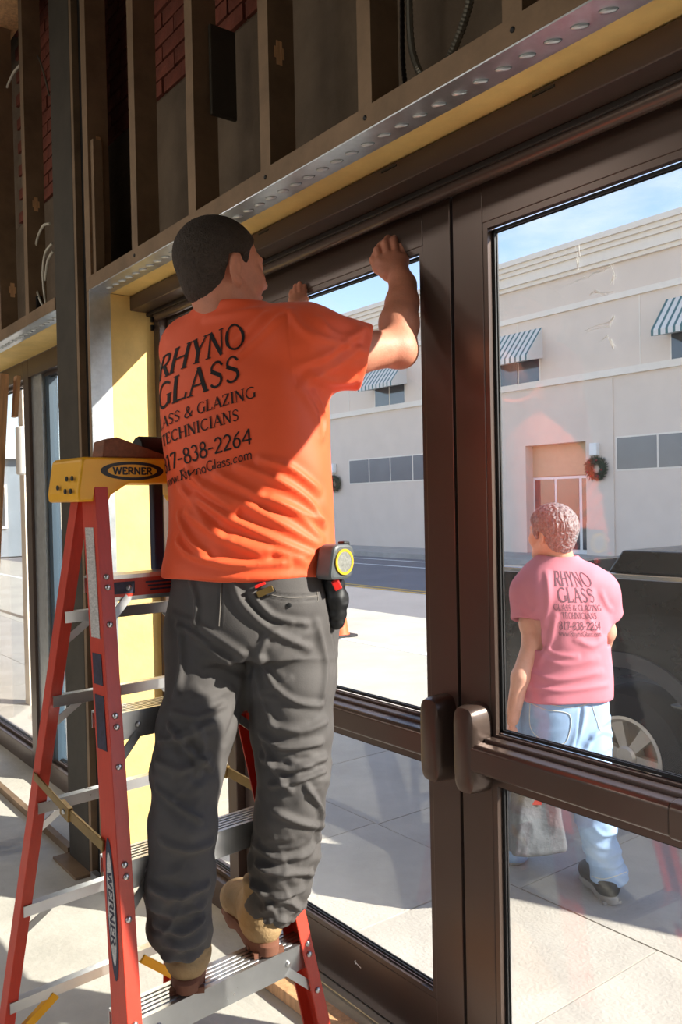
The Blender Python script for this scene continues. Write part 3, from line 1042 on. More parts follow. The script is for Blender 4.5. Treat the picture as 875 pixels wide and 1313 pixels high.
# stickers on the outer face of the front rails
for s, z0, z1, m in ((-1, 1.30, 1.56, 'label_grey'), (-1, 1.20, 1.27, 'label_dark'), (-1, 1.06, 1.18, 'label_dark'), (-1, 0.3, 0.4, 'label_grey')):
    zc_ = (z0 + z1) / 2
    c = LP(fu(zc_) - 0.004, fv(zc_, s) + s * 0.0006, zc_)
    d = LP(fu(z1), fv(z1, s), z1) - LP(fu(z0), fv(z0, s), z0)
    obj('sticker', MB().obox(c, UA, d, np.cross(UA, d), (0.022, (z1 - z0) / 2, 0.0008)), m, lad)
z0, z1 = 0.60, 0.88
zc_ = (z0 + z1) / 2
d = LP(fu(z1), fv(z1, -1), z1) - LP(fu(z0), fv(z0, -1), z0)
d /= np.linalg.norm(d)
nn = np.cross(UA, d)
nn = nn / np.linalg.norm(nn)
if nn @ VA > 0:
    nn = -nn
c = LP(fu(zc_) - 0.004, fv(zc_, -1) - 0.0006, zc_)
ov = MB()
ov.add([c + UA * (.021 * math.cos(2 * math.pi * k / 32)) + d * (.145 * math.sin(2 * math.pi * k / 32)) + nn * .0006 for k in range(32)], [tuple(range(32))])
stk = obj('sticker', ov, 'label_dark', lad)
ov = MB()
ov.add([c + UA * (.016 * math.cos(2 * math.pi * k / 32)) + d * (.115 * math.sin(2 * math.pi * k / 32)) + nn * .0010 for k in range(32)], [tuple(range(32))])
obj('sticker_field', ov, 'label_grey', stk)
tx = MB()
flat_text(tx, 'WERNER', c, -d, UA, 0.02, False, 0.9, nn, 0.0014, 1.6)
obj('sticker_print', tx, 'label_dark', stk)
c = LP(fu(1.165) - .004, fv(1.165, -1) - 0.001, 1.04)
mat('sticker_green', S(80, 150, 50), 0.5)
obj('sticker', MB().obox(c, UA, (0, 0, 1), VA, (0.02, 0.022, 0.0008)), 'sticker_green', lad)

# things lying on the cap
ub = (uc0 + uc1) / 2
wdg = MB().extrude([(-0.09, 0), (-0.084, 0.04), (-0.05, 0.05), (0.085, 0.008), (0.085, 0)], LP(ub + 0.075, -0.045, ZT), LP(ub + 0.018, -0.045, ZT), VA, (0, 0, 1))
tag(obj('wood_wedge', wdg, 'wood_red', bevel=0.003, base=LP(ub, -0.05, ZT)), 'red-brown tapered wood block lying on the yellow ladder cap', 'wood block')
vm = 0.05
ml = thing('rubber_mallet', LP(ub, vm, ZT - 0.34), 'mallet with black head and navy handle hanging in the ladder cap', 'mallet')
obj('head', MB().lathe([(0.026, -0.052), (0.03, -0.046), (0.03, 0.046), (0.026, 0.052)], LP(ub - .02, vm + .01, ZT + 0.033), VA, 20), 'black', ml, auto=True)
obj('handle', MB().bar(LP(ub - .02, vm + .01, ZT + 0.01), LP(ub - .02, vm + .01, ZT - 0.285), 0.03, 0.026, UA), 'navy', ml, bevel=0.005)
obj('handle_end', MB().bar(LP(ub - .02, vm + .01, ZT - 0.285), LP(ub - .02, vm + .01, ZT - 0.31), 0.031, 0.027, UA), 'cap_yellow', ml, bevel=0.005)
# ------------------------------------------------------------------ outside: pavement and street
ZP, ZR = -0.06, -0.24
YK = 3.93                                    # kerb line
side = struct('sidewalk', bxm((-60, 1.74, -0.4), (30, YK + 0.15, ZP - 0.02)), 'mortar')
slab_me = {}


def slab(x0, x1, y0, y1):
    g = 0.004
    k = (round(x1 - x0, 3), round(y1 - y0, 3))
    if k not in slab_me:
        mb = MB().box((-k[0] / 2 + g, -k[1] / 2 + g, -0.022), (k[0] / 2 - g, k[1] / 2 - g, 0))
        me = mesh_of(mb, 'slab')
        me.materials.append(MATS['sidewalk'])
        slab_me[k] = me
    inst('slab', slab_me[k], ((x0 + x1) / 2, (y0 + y1) / 2, ZP + rnd.uniform(-.0015, .0015)), side)


for r, (y0, y1, xo, w) in enumerate(((1.76, 2.757, -1.75, 0.81), (2.757, 3.78, -1.45, 0.95))):
    for k in range(-9, 5):
        slab(xo + k * w, xo + (k + 1) * w, y0, y1)
    slab(xo - 9 * w - 14, xo - 9 * w, y0, y1)
    slab(xo + 5 * w, xo + 5 * w + 14, y0, y1)
for k in range(-14, 8):
    inst('kerb_stone', slab_me.setdefault('k', (lambda me: (me.materials.append(MATS['street_concrete']), me)[1])(mesh_of(MB().box((-0.74, -0.072, -0.25), (0.74, 0.072, 0.0)), 'kerb'))),
         (k * 1.5, YK - 0.075, ZP), side)
struct('parking_lane', bxm((-70, YK, -0.6), (40, 9.1, ZR)), 'street_concrete')
struct('street', bxm((-80, 9.1, -0.6), (50, 18.4, ZR)), 'asphalt')
mk = MB()
mk.box((-70, 6.9, ZR), (40, 7.04, ZR + 0.004))
mk.box((-70, 16.0, ZR), (40, 16.12, ZR + 0.004))
mk.box((-70, 17.6, ZR), (40, 17.7, ZR + 0.004))
struct('trim_6', mk, 'white_paint')
mk = MB()
mk.box((-70, 11.5, ZR), (40, 11.61, ZR + 0.004))
mk.box((-70, 11.76, ZR), (40, 11.87, ZR + 0.004))
struct('trim_7', mk, 'yellow_paint')
struct('far_sidewalk', bxm((-80, 18.4, -0.6), (50, 24.5, -0.08)), 'sidewalk')

# ------------------------------------------------------------------ the building across the street
YB = 21.0
KB = YB / 27.0


def B(px, py):
    return onY(px, py, YB)


ctop = 9.15
bx0, bx1 = -60.0, 14.0
bld = thing('building', (-18, YB, -0.08), 'pale two-storey stucco building with striped awnings across the street', 'building')
wl = MB()
# ground-floor entrance recess between rx0 and rx1
rx0, rx1, rz = B(674, 572)[0], B(752, 566)[0], B(674, 572)[2]
wl.box((bx0, YB, -0.1), (rx0, YB + 8, ctop - 0.05))
wl.box((rx1, YB, -0.1), (bx1, YB + 8, ctop - 0.05))
wl.box((rx0, YB, rz), (rx1, YB + 8, ctop - 0.05))
wl.box((rx0, YB + .45, -0.1), (rx1, YB + 8, rz))
obj('wall', wl, 'stucco', bld)
# plinth and pilaster edge
obj('plinth', bxm((rx1, YB - 0.05, -0.1), (rx1 + 0.95, YB, 0.9)), 'stucco', bld)
obj('pilaster', bxm((rx1, YB - 0.03, 0.9), (rx1 + 0.95, YB, B(700, 498)[2])), 'stucco', bld)
zb1, zb2 = B(646, 415)[2], B(646, 500)[2]
for z0, hgt, pr, nm in ((zb1, 0.17, 0.07, 'band'), (zb2, 0.2, 0.09, 'band')):
    obj(nm, bxm((bx0, YB - pr, z0 - hgt / 2), (bx1, YB, z0 + hgt / 2)), 'stucco_trim', bld)
z = ctop
for hgt, pr in ((0.16, 0.42), (0.14, 0.34), (0.14, 0.26), (0.30, 0.18), (0.12, 0.1)):
    obj('cornice', bxm((bx0, YB - pr, z - hgt), (bx1, YB + 0.3, z)), 'stucco_trim', bld)
    z -= hgt
# score lines in the stucco between the two bands (vertical joints)
for k in range(-9, 3):
    obj('score_joint', bxm((-18 + k * 4.4, YB - 0.012, zb2 + 0.1), (-18 + k * 4.4 + 0.03, YB + 0.01, zb1 - 0.1)), 'stucco_trim', bld)

mat('awning', S(214, 210, 204), 0.8)
am = MATS['awning']
an = am.node_tree
tcn = an.nodes.new('ShaderNodeTexCoord')
sep = an.nodes.new('ShaderNodeSeparateXYZ')
an.links.new(tcn.outputs['Object'], sep.inputs[0])
mu = an.nodes.new('ShaderNodeMath')
mu.operation = 'MULTIPLY'
mu.inputs[1].default_value = 1 / 0.21
an.links.new(sep.outputs['X'], mu.inputs[0])
fr2 = an.nodes.new('ShaderNodeMath')
fr2.operation = 'FRACT'
an.links.new(mu.outputs[0], fr2.inputs[0])
gt = an.nodes.new('ShaderNodeMath')
gt.operation = 'LESS_THAN'
gt.inputs[1].default_value = 0.36
an.links.new(fr2.outputs[0], gt.inputs[0])
mxr = an.nodes.new('ShaderNodeMix')
mxr.data_type = 'RGBA'
mxr.inputs['A'].default_value = S(220, 216, 210)
mxr.inputs['B'].default_value = S(82, 118, 120)
an.links.new(gt.outputs[0], mxr.inputs['Factor'])
an.links.new(mxr.outputs['Result'], an.nodes['Principled BSDF'].inputs['Base Color'])


def window(x0, x1, z0, z1, nm, m='far_glass'):
    fo = obj('window', bxm((x0 - 0.05, YB - 0.012, z0 - 0.05), (x1 + 0.05, YB + 0.02, z1 + 0.05)), 'stucco_trim', bld)
    w = (x1 - x0 - 0.06 * (nm - 1)) / nm
    for k in range(nm):
        a = x0 + k * (w + 0.06)
        obj('pane', bxm((a, YB - 0.02, z0), (a + w, YB - 0.011, z1)), m, fo)


def awning(x0, x1, z0, z1):
    d = 0.75
    t = MB()
    t.add([(x0, YB, z1), (x1, YB, z1), (x1, YB - d, z0 + 0.16), (x0, YB - d, z0 + 0.16), (x0, YB - d, z0), (x1, YB - d, z0), (x0, YB, z0 + 0.12), (x1, YB, z0 + 0.12),
           (x0, YB, z1 - .03), (x1, YB, z1 - .03)],
          [(0, 1, 2, 3), (3, 2, 5, 4), (0, 3, 4, 6), (1, 7, 5, 2), (4, 5, 7, 6)])
    a = obj('awning', t, 'awning', bld, base=(x0, YB - d, z0))
    return a


zw0, zw1 = B(692, 497)[2], B(692, 464)[2]
dx = B(692, 470)[0] - B(482, 505)[0]          # spacing guess from the two panes
wx1 = B(692, 480)[0]
ww = wx1 - B(647, 480)[0] + 0.25
lx1 = B(519, 508)[0]
lx0 = B(481, 508)[0]
tops = [(wx1 - ww, wx1), (B(862, 447)[0], B(862, 447)[0] + ww), (lx1 - ww, lx1)]
step_ = tops[1][0] - tops[0][0]
tops += [(tops[1][0] + step_, tops[1][1] + step_), (tops[2][0] - step_, tops[2][1] - step_), (tops[2][0] - 2 * step_, tops[2][1] - 2 * step_)]
for a, b in tops:
    window(a, b, zw0 + 0.02, zw1 + 0.15, 2, 'far_glass')
    awning(a - 0.15, b + 0.15, zw1 - 0.02, zw1 + 1.05)
zl0, zl1 = B(790, 602)[2], B(790, 562)[2]
window(B(792, 580)[0], B(792, 580)[0] + 3.9, zl0, zl1, 3, 'far_glass_grey')
window(B(449, 605)[0], B(560, 600)[0], zl0, zl1, 4, 'far_glass_grey')
window(B(418, 610)[0] - 3.5, B(418, 610)[0], zl0, zl1, 3, 'far_glass_grey')
# entrance: tan panel above, white framed glass doors
obj('transom_panel', bxm((rx0, YB + .35, B(690, 611)[2]), (rx1, YB + .45, rz)), 'stucco_tan', bld)
dz1 = B(690, 611)[2] - 0.02
ent = obj('entrance_frame', bxm((rx0, YB + .37, -0.08), (rx1, YB + .44, dz1)), 'lamp_white', bld)
edges = [0.02, 0.34, 0.38, 0.76, 0.80, 0.985]
for a, b in ((0.03, 0.36), (0.40, 0.76), (0.81, 0.985)):
    obj('pane', bxm((rx0 + (rx1 - rx0) * a, YB + .355, 0.05), (rx0 + (rx1 - rx0) * b, YB + .369, dz1 - 0.08)), 'far_glass', ent)


def wall_lamp(px, py, label):
    p = B(px, py)
    t = thing('wall_lamp', (p[0], YB, p[2] - .25), label, 'wall lamp')
    mb = MB().box((p[0] - 0.13, YB - 0.2, p[2] - 0.17), (p[0] + 0.13, YB - 0.02, p[2] + 0.2))
    obj('shade', mb, 'lamp_white', t, bevel=0.03)
    obj('mount', bxm((p[0] - 0.06, YB - 0.03, p[2] - 0.08), (p[0] + 0.06, YB, p[2] + 0.08)), 'lamp_white', t)


def wreath(px, py, label):
    p = B(px, py)
    c = np.array((p[0], YB - 0.12, p[2]))
    t = thing('wreath', (c[0], YB, c[2] - .38), label, 'wreath')
    mb = MB()
    R = 0.25
    for k in range(600):
        a = rnd.uniform(0, 2 * math.pi)
        b = rnd.uniform(0, 2 * math.pi)
        ctr = c + np.array((math.cos(a) * R, 0, math.sin(a) * R))
        out = np.array((math.cos(a) * math.cos(b), -math.sin(b), math.sin(a) * math.cos(b)))
        tw = np.array((-math.sin(a), 0, math.cos(a))) * rnd.uniform(0.3, 1.0)
        dd = out + tw
        dd /= np.linalg.norm(dd)
        q0 = ctr + out * 0.05
        q1 = q0 + dd * rnd.uniform(0.10, 0.16)
        sd = np.cross(dd, (0.3, 1, 0.2))
        sd = sd / np.linalg.norm(sd) * 0.018
        mb.add([q0 - sd, q0 + sd, q1], [(0, 1, 2)])
    fo = obj('foliage', mb, 'wreath_green', t)
    fo['kind'] = 'stuff'
    obj('ring', MB().tube([c + np.array((math.cos(x) * R, 0, math.sin(x) * R)) for x in np.linspace(0, 2 * math.pi, 25)], 0.07, 8), 'wreath_green', t)
    bm_ = MB()
    for a in (200, 240, 300, 350, 70, 130):
        q = c + np.array((math.cos(R2(a)) * R, -0.1, math.sin(R2(a)) * R))
        bm_.lathe([(0.004, -0.03), (0.025, -0.018), (0.03, 0), (0.025, 0.018), (0.004, 0.03)], q, (0, 0, 1), 10)
    obj('berries', bm_, 'berry_red', t)


wall_lamp(765.5, 577, 'white wall lamp above the wreath beside the recessed entrance')
wall_lamp(430, 601, 'white wall lamp above the wreath beside a long low window')
wreath(768, 601, 'green wreath on the pale wall beside the recessed entrance')
wreath(432, 620, 'green wreath on the pale wall beside a long low window')

# more street to the left: white corner building and a pilaster with a tube lamp outside the left window
t = thing('corner_building', (-38, 8, -0.1), 'white building with grey metal roof far down the street', 'building')
obj('wall', bxm((-46, 3.0, -0.2), (-34, 10.5, 3.6)), 'far_building', t)
obj('roof', MB().extrude([(-0.4, 3.6), (3.4, 5.2), (7.6, 3.6)], (-46.4, 3, 0), (-33.6, 3, 0), (0, 1, 0), (0, 0, 1)), 'bed_grey', t)
for k in range(3):
    wn = obj('window', bxm((-33.99, 3.8 + k * 2.2, 0.9), (-33.9, 5.2 + k * 2.2, 2.6)), 'stucco_trim', t)
    obj('pane', bxm((-33.9, 3.9 + k * 2.2, 1.0), (-33.88, 5.1 + k * 2.2, 2.5)), 'far_glass', wn)
pil = struct('trim_8', bxm((-7.42, 2.21, -0.1), (-7.3, 2.32, 4.2)), 'stucco_trim')
sc_ = thing('tube_lamp', (-7.25, 2.32, 1.75), 'white tube lamp on a pilaster outside the left window', 'wall lamp')
pp = onX(30, 578, -7.2)
obj('tube', MB().lathe([(0.05, -0.2), (0.06, -0.19), (0.06, 0.19), (0.05, 0.2)], (-7.2, pp[1], pp[2]), (0, 0, 1), 18), 'lamp_white', sc_, auto=True)
for dz in (-0.16, 0.16):
    obj('arm', MB().bar((-7.2, pp[1], pp[2] + dz), (-7.36, 2.25, pp[2] + dz), 0.02, 0.02), 'lamp_white', sc_)

# ------------------------------------------------------------------ traffic cone in the parking lane
cp_ = onZ(436, 816, ZR)
cn = thing('traffic_cone', (cp_[0], cp_[1], ZR), 'orange traffic cone on a dark base in the parking lane', 'traffic cone')
obj('base', bxm((cp_[0] - .18, cp_[1] - .18, ZR), (cp_[0] + .18, cp_[1] + .18, ZR + 0.035)), 'rubber', cn, bevel=0.01)
obj('cone', MB().lathe([(0.14, 0.035), (0.125, 0.06), (0.03, 0.70), (0.02, 0.71)], (cp_[0], cp_[1], ZR), (0, 0, 1), 24), 'cone_orange', cn, auto=True)

# ------------------------------------------------------------------ black pickup truck at the kerb
hub = dep(799, 972, 4.7)
TX, TY, TZ = hub[0], hub[1], hub[2]
TR = TZ - ZR                                   # tyre radius
trk = thing('pickup_truck', (TX + 1.6, TY + 0.9, ZR), 'black pickup truck parked at the kerb with its bed beside the pavement', 'truck')
AR = TR + 0.13


def arch(cx, r, n=16):
    return [(cx + r * math.cos(math.pi * (1 - k / n)), TZ + r * math.sin(math.pi * (1 - k / n))) for k in range(n + 1)]


zbt = 1.22 + ZR * 0                                # bed rail
ztop = B(0, 0)[0] * 0 + dep(820, 742, 4.6)[2]
WB = 3.5
x0 = TX - 1.15
xcab = TX + 0.95
xf = TX + WB + 0.95
prof = [(x0, TZ + 0.12), (x0 - 0.02, ztop - 0.03), (x0, ztop)]
prof += [(xcab, ztop + 0.01), (xcab + 0.02, ztop + 0.02), (xf - 1.5, ztop), (xf - 0.1, ztop - 0.10), (xf, ztop - 0.25), (xf, TZ - 0.02), (TX + WB + AR + .03, TZ - 0.02)]
prof += [(a, b) for a, b in reversed(arch(TX + WB, AR))] + [(TX + AR + 0.03, TZ - 0.06)]
prof += [(a, b) for a, b in reversed(arch(TX, AR))] + [(TX - AR - 0.03, TZ + .05)]
yt0, yt1 = TY + 0.02, TY + 1.86
side_t = 0.09
body = MB()
body.extrude([(a, b) for a, b in prof], (0, yt0, 0), (0, yt0 + side_t, 0), (1, 0, 0), (0, 0, 1))
body.extrude([(a, b) for a, b in prof], (0, yt1 - side_t, 0), (0, yt1, 0), (1, 0, 0), (0, 0, 1))
body.box((x0, yt0 + side_t, TZ + 0.25), (xcab, yt1 - side_t, TZ + 0.32))       # bed floor
body.box((xcab - .02, yt0 + side_t, TZ + 0.1), (xf - 0.05, yt1 - side_t, ztop - 0.12))
obj('body', body, 'truck_black', trk, bevel=0.012)
obj('tailgate', bxm((x0 - 0.02, yt0 + 0.1, TZ + 0.25), (x0 + 0.05, yt1 - 0.1, ztop - 0.01)), 'truck_black', trk, bevel=0.01)
obj('bed_liner', bxm((x0 + .06, yt1 - side_t - 0.012, TZ + 0.33), (xcab - .03, yt1 - side_t - 0.002, ztop - 0.01)), 'bed_grey', trk)
obj('bed_rail', bxm((x0 - 0.01, yt0 - 0.008, ztop - 0.012), (xcab, yt0 + side_t + 0.01, ztop + 0.022)), 'chrome', trk, bevel=0.008)
for cx in (TX, TX + WB):
    fl = MB()
    n = 20
    for k in range(n):
        a0, a1 = math.pi * (1 - k / n), math.pi * (1 - (k + 1) / n)
        vs = []
        for a in (a0, a1):
            for r, dy in ((AR - 0.01, -0.03), (AR + 0.07, -0.02), (AR + 0.07, 0.03), (AR - 0.01, 0.03)):
                vs.append((cx + r * math.cos(a), yt0 + dy, TZ + r * math.sin(a)))
        fl.add(vs, [(0, 1, 5, 4), (1, 2, 6, 5), (3, 0, 4, 7), (2, 3, 7, 6)])
    obj('fender_flare', fl, 'truck_trim', trk, auto=True)
    for yy, sg in ((yt0 + 0.02, -1), (yt1 - 0.02, 1)):
        wh = MB()
        wh.lathe([(TR * 0.55, -0.01), (TR * 0.62, -0.02), (TR * 0.9, -0.012), (TR * 0.97, 0.02), (TR, 0.06), (TR, 0.2), (TR * 0.95, 0.25), (TR * 0.55, 0.26), (TR * 0.55, -0.01)], (cx, yy, TZ), (0, -sg, 0), 48, False)
        ty = obj('tyre', wh, 'rubber', trk, auto=True)
        rm = MB()
        rr = 0.218
        rm.lathe([(rr, 0.02), (rr + 0.012, -0.022), (rr - 0.004, -0.028), (rr - 0.02, -0.01), (rr - .03, 0.09), (0.02, 0.1)], (cx, yy, TZ), (0, -sg, 0), 40, False)
        obj('rim', rm, 'rim', ty, auto=True)
        obj('brake_disc', MB().lathe([(rr * .8, .1), (rr * .8, .115)], (cx, yy, TZ), (0, -sg, 0), 24), 'rubber', ty)
        hb_ = MB().lathe([(0.062, 0.08), (0.062, -0.01), (0.05, -0.024), (0.012, -0.026)], (cx, yy, TZ), (0, -sg, 0), 24)
        for k in range(6):
            a = R2(90 + 60 * k + 20)
            dv = np.array((math.cos(a), 0, math.sin(a)))
            tv = np.array((-math.sin(a), 0, math.cos(a)))
            q0 = np.array((cx, yy + sg * 0.005, TZ)) + dv * 0.04
            q1 = np.array((cx, yy - sg * 0.002, TZ)) + dv * (rr - 0.005)
            hb_.add([q0 - tv * .024, q0 + tv * .024, q1 + tv * .042, q1 - tv * .042] + [q + np.array((0, -sg * .04, 0)) for q in (q0 - tv * .024, q0 + tv * .024, q1 + tv * .042, q1 - tv * .042)],
                    [(0, 1, 2, 3), (7, 6, 5, 4), (0, 4, 5, 1), (1, 5, 6, 2), (2, 6, 7, 3), (3, 7, 4, 0)])
        obj('spokes', hb_, 'rim', ty, auto=True)
# cab
cb = MB()
zc1 = ztop + 0.62
cab_prof = [(xcab, ztop), (xcab + 0.06, zc1 - 0.04), (xcab + 0.16, zc1), (xcab + 1.35, zc1), (xcab + 1.5, zc1 - 0.04), (xcab + 2.1, ztop)]
obj('cab', MB().extrude(cab_prof, (0, yt0 + 0.12, 0), (0, yt1 - 0.12, 0), (1, 0, 0), (0, 0, 1)), 'truck_black', trk, bevel=0.03)
obj('side_glass', MB().extrude([(xcab + 0.15, ztop + 0.07), (xcab + 0.2, zc1 - 0.1), (xcab + 1.35, zc1 - 0.1), (xcab + 1.8, ztop + 0.07)], (0, yt0 + 0.11, 0), (0, yt0 + 0.119, 0), (1, 0, 0), (0, 0, 1)), 'far_glass', trk)
# black toolbox standing across the bed above the rail
tb0 = dep(803, 705, 4.75)
bx_ = tb0[0]
chest = MB().extrude([(bx_ - 0.10, ztop + 0.022), (bx_, tb0[2]), (xcab - 0.05, tb0[2]), (xcab - 0.05, ztop + 0.022)], (0, yt0 + 0.03, 0), (0, yt1 - 0.1, 0), (1, 0, 0), (0, 0, 1))
tag(obj('truck_tool_chest', chest, 'truck_black', bevel=0.012, base=(bx_, yt0, ztop + .022)), 'long black tool chest lying on the rails of the pickup bed', 'tool chest')
# ------------------------------------------------------------------ people: implicit surfaces meshed with surface nets
class Field:
    def __init__(s, lo, hi, h):
        s.lo = np.array(lo, float)
        s.h = h
        s.n = np.ceil((np.array(hi, float) - s.lo) / h).astype(int) + 1
        s.f = np.full(s.n, 0.5, np.float32)
        s.ax = [(s.lo[i] + h * np.arange(s.n[i])).astype(np.float32) for i in range(3)]

    def block(s, lo, hi):
        a = np.clip(np.floor((np.array(lo) - s.lo) / s.h).astype(int), 0, s.n)
        b = np.clip(np.ceil((np.array(hi) - s.lo) / s.h).astype(int) + 1, 0, s.n)
        sl = tuple(slice(a[i], b[i]) for i in range(3))
        X = s.ax[0][sl[0]][:, None, None]
        Y = s.ax[1][sl[1]][None, :, None]
        Z = s.ax[2][sl[2]][None, None, :]
        return sl, X, Y, Z

    def union(s, fn, lo, hi, k=0.02):
        p = k + 2.5 * s.h
        sl, X, Y, Z = s.block(np.array(lo) - p, np.array(hi) + p)
        if s.f[sl].size == 0:
            return
        d = fn(X, Y, Z).astype(np.float32)
        a = s.f[sl]
        if k <= 0:
            s.f[sl] = np.minimum(a, d)
        else:
            hh = np.clip(0.5 + 0.5 * (d - a) / k, 0, 1)
            s.f[sl] = d + (a - d) * hh - k * hh * (1 - hh)

    def cut(s, fn, lo, hi, k=0.0):
        sl, X, Y, Z = s.block(lo, hi)
        if s.f[sl].size == 0:
            return
        d = -fn(X, Y, Z).astype(np.float32)
        a = s.f[sl]
        if k <= 0:
            s.f[sl] = np.maximum(a, d)
        else:
            hh = np.clip(0.5 - 0.5 * (d - a) / k, 0, 1)
            s.f[sl] = d + (a - d) * hh + k * hh * (1 - hh)

    # ---- primitives
    def cone(s, a, b, ra, rb, k=0.02, sub=False):
        a, b = np.array(a, float), np.array(b, float)
        ab = b - a
        L2 = float(ab @ ab) + 1e-12

        def fn(X, Y, Z):
            x, y, z = X - a[0], Y - a[1], Z - a[2]
            t = np.clip((x * ab[0] + y * ab[1] + z * ab[2]) / L2, 0, 1)
            return np.sqrt((x - t * ab[0]) ** 2 + (y - t * ab[1]) ** 2 + (z - t * ab[2]) ** 2) - (ra + (rb - ra) * t)
        m = max(ra, rb)
        lo, hi = np.minimum(a, b) - m, np.maximum(a, b) + m
        (s.cut if sub else s.union)(fn, lo, hi, k)

    def chain(s, pts, k=0.02):
        for (a, ra), (b, rb) in zip(pts[:-1], pts[1:]):
            s.cone(a, b, ra, rb, k)

    def ell(s, c, ax, r, k=0.02, sub=False, grow=0.0):
        c = np.array(c, float)
        A = [np.array(q, float) for q in ax]
        m = min(r)

        def fn(X, Y, Z):
            x, y, z = X - c[0], Y - c[1], Z - c[2]
            q = 0
            g = 0
            for a_, rr in zip(A, r):
                w = (x * a_[0] + y * a_[1] + z * a_[2])
                q = q + (w / rr) ** 2
                g = g + (w / rr ** 2) ** 2
            k0 = np.sqrt(q)
            return k0 * (k0 - 1) / np.maximum(np.sqrt(g), 1e-6) - grow
        R = max(r) + grow
        (s.cut if sub else s.union)(fn, c - R, c + R, k)

    def loft(s, secs, k=0.02, n=2.3, zpad=0.0, flat=True):
        """secs: (centre, half lateral, half depth, azimuth of the facing) in rising z"""
        z = np.array([q[0][2] for q in secs])
        C = np.array([q[0] for q in secs])
        P = np.array([[q[1], q[2], R2(q[3])] for q in secs])

        def pch(zz, v):
            return np.interp(zz, zf, vf[v])
        zf = np.linspace(z[0], z[-1], 160)
        # smooth (cosine-free) interpolation: linear, then box-filtered
        vf = []
        for col in (C[:, 0], C[:, 1], P[:, 0], P[:, 1], P[:, 2]):
            q = np.interp(zf, z, col)
            ker = np.ones(17) / 17
            qq = np.convolve(np.pad(q, 8, mode='edge'), ker, 'valid')
            vf.append(qq)

        def fn(X, Y, Z):
            zz = np.clip(Z, z[0], z[-1])
            cx, cy, a, b, az = [np.interp(zz, zf, v).astype(np.float32) for v in vf]
            x, y = X - cx, Y - cy
            fx, fy = np.cos(az), np.sin(az)
            u = np.abs(x * fy - y * fx) / a
            v = np.abs(x * fx + y * fy) / b
            q = (u ** n + v ** n) ** (1.0 / n)
            d = (q - 1) * np.minimum(a, b) * 0.9
            e = np.maximum(z[0] - zpad - Z, Z - z[-1] - zpad)
            return np.maximum(d, e)
        R = max(P[:, 0].max(), P[:, 1].max())
        s.union(fn, C.min(0) - R, C.max(0) + R, k)

    def plane_cut(s, p, nrm, lo, hi, k=0.0):
        """remove what lies on the nrm side of p inside the box"""
        p, nrm = np.array(p, float), np.array(nrm, float)
        nrm = nrm / np.linalg.norm(nrm)
        s.cut(lambda X, Y, Z: -((X - p[0]) * nrm[0] + (Y - p[1]) * nrm[1] + (Z - p[2]) * nrm[2]), lo, hi, k)

    def mesh(s):
        f = s.f
        neg = f < 0
        nx, ny, nz = f.shape
        m = np.zeros((nx - 1, ny - 1, nz - 1), np.int8)
        for i in (0, 1):
            for j in (0, 1):
                for k in (0, 1):
                    m += neg[i:nx - 1 + i, j:ny - 1 + j, k:nz - 1 + k]
        act = np.argwhere((m > 0) & (m < 8))
        idx = np.full(m.shape, -1, np.int32)
        idx[tuple(act.T)] = np.arange(len(act))
        acc = np.zeros((len(act), 3))
        cnt = np.zeros(len(act))
        cor = [(i, j, k) for i in (0, 1) for j in (0, 1) for k in (0, 1)]
        val = {c: f[act[:, 0] + c[0], act[:, 1] + c[1], act[:, 2] + c[2]] for c in cor}
        for c in cor:
            for a in range(3):
                if c[a] == 0:
                    e = list(c)
                    e[a] = 1
                    v0, v1 = val[c], val[tuple(e)]
                    w = (v0 < 0) != (v1 < 0)
                    t = np.where(w, v0 / np.where(w, v0 - v1, 1), 0)
                    p = np.zeros((len(act), 3)) + np.array(c)
                    p[:, a] += t
                    acc += p * w[:, None]
                    cnt += w
        V = s.lo + s.h * (act + acc / cnt[:, None])
        faces = []
        for a in range(3):
            b, c = (a + 1) % 3, (a + 2) % 3
            s0 = [slice(None)] * 3
            s1 = [slice(None)] * 3
            s0[a] = slice(0, -1)
            s1[a] = slice(1, None)
            ch = neg[tuple(s0)] != neg[tuple(s1)]
            e = np.argwhere(ch)
            e = e[(e[:, b] > 0) & (e[:, c] > 0) & (e[:, b] < f.shape[b] - 1) & (e[:, c] < f.shape[c] - 1)]
            q = []
            for db, dc in ((-1, -1), (0, -1), (0, 0), (-1, 0)):
                g = e.copy()
                g[:, b] += db
                g[:, c] += dc
                q.append(idx[g[:, 0], g[:, 1], g[:, 2]])
            q = np.stack(q, 1)
            fl = neg[e[:, 0], e[:, 1], e[:, 2]]
            q[~fl] = q[~fl][:, ::-1]
            faces.append(q)
        return V, np.concatenate(faces)


def vnormals(V, Fq):
    n = np.cross(V[Fq[:, 2]] - V[Fq[:, 0]], V[Fq[:, 3]] - V[Fq[:, 1]])
    N = np.zeros_like(V)
    for i in range(4):
        np.add.at(N, Fq[:, i], n)
    return N / (np.linalg.norm(N, axis=1, keepdims=True) + 1e-12)


def smooth_mesh(V, Fq, it=2, lam=0.5):
    for _ in range(it):
        A = np.zeros_like(V)
        c = np.zeros(len(V))
        for i in range(4):
            a, b = Fq[:, i], Fq[:, (i + 1) % 4]
            np.add.at(A, a, V[b])
            np.add.at(A, b, V[a])
            np.add.at(c, a, 1)
            np.add.at(c, b, 1)
        V = V + lam * (A / c[:, None] - V)
    return V


_ns = np.random.RandomState(5).rand(32, 32, 32)


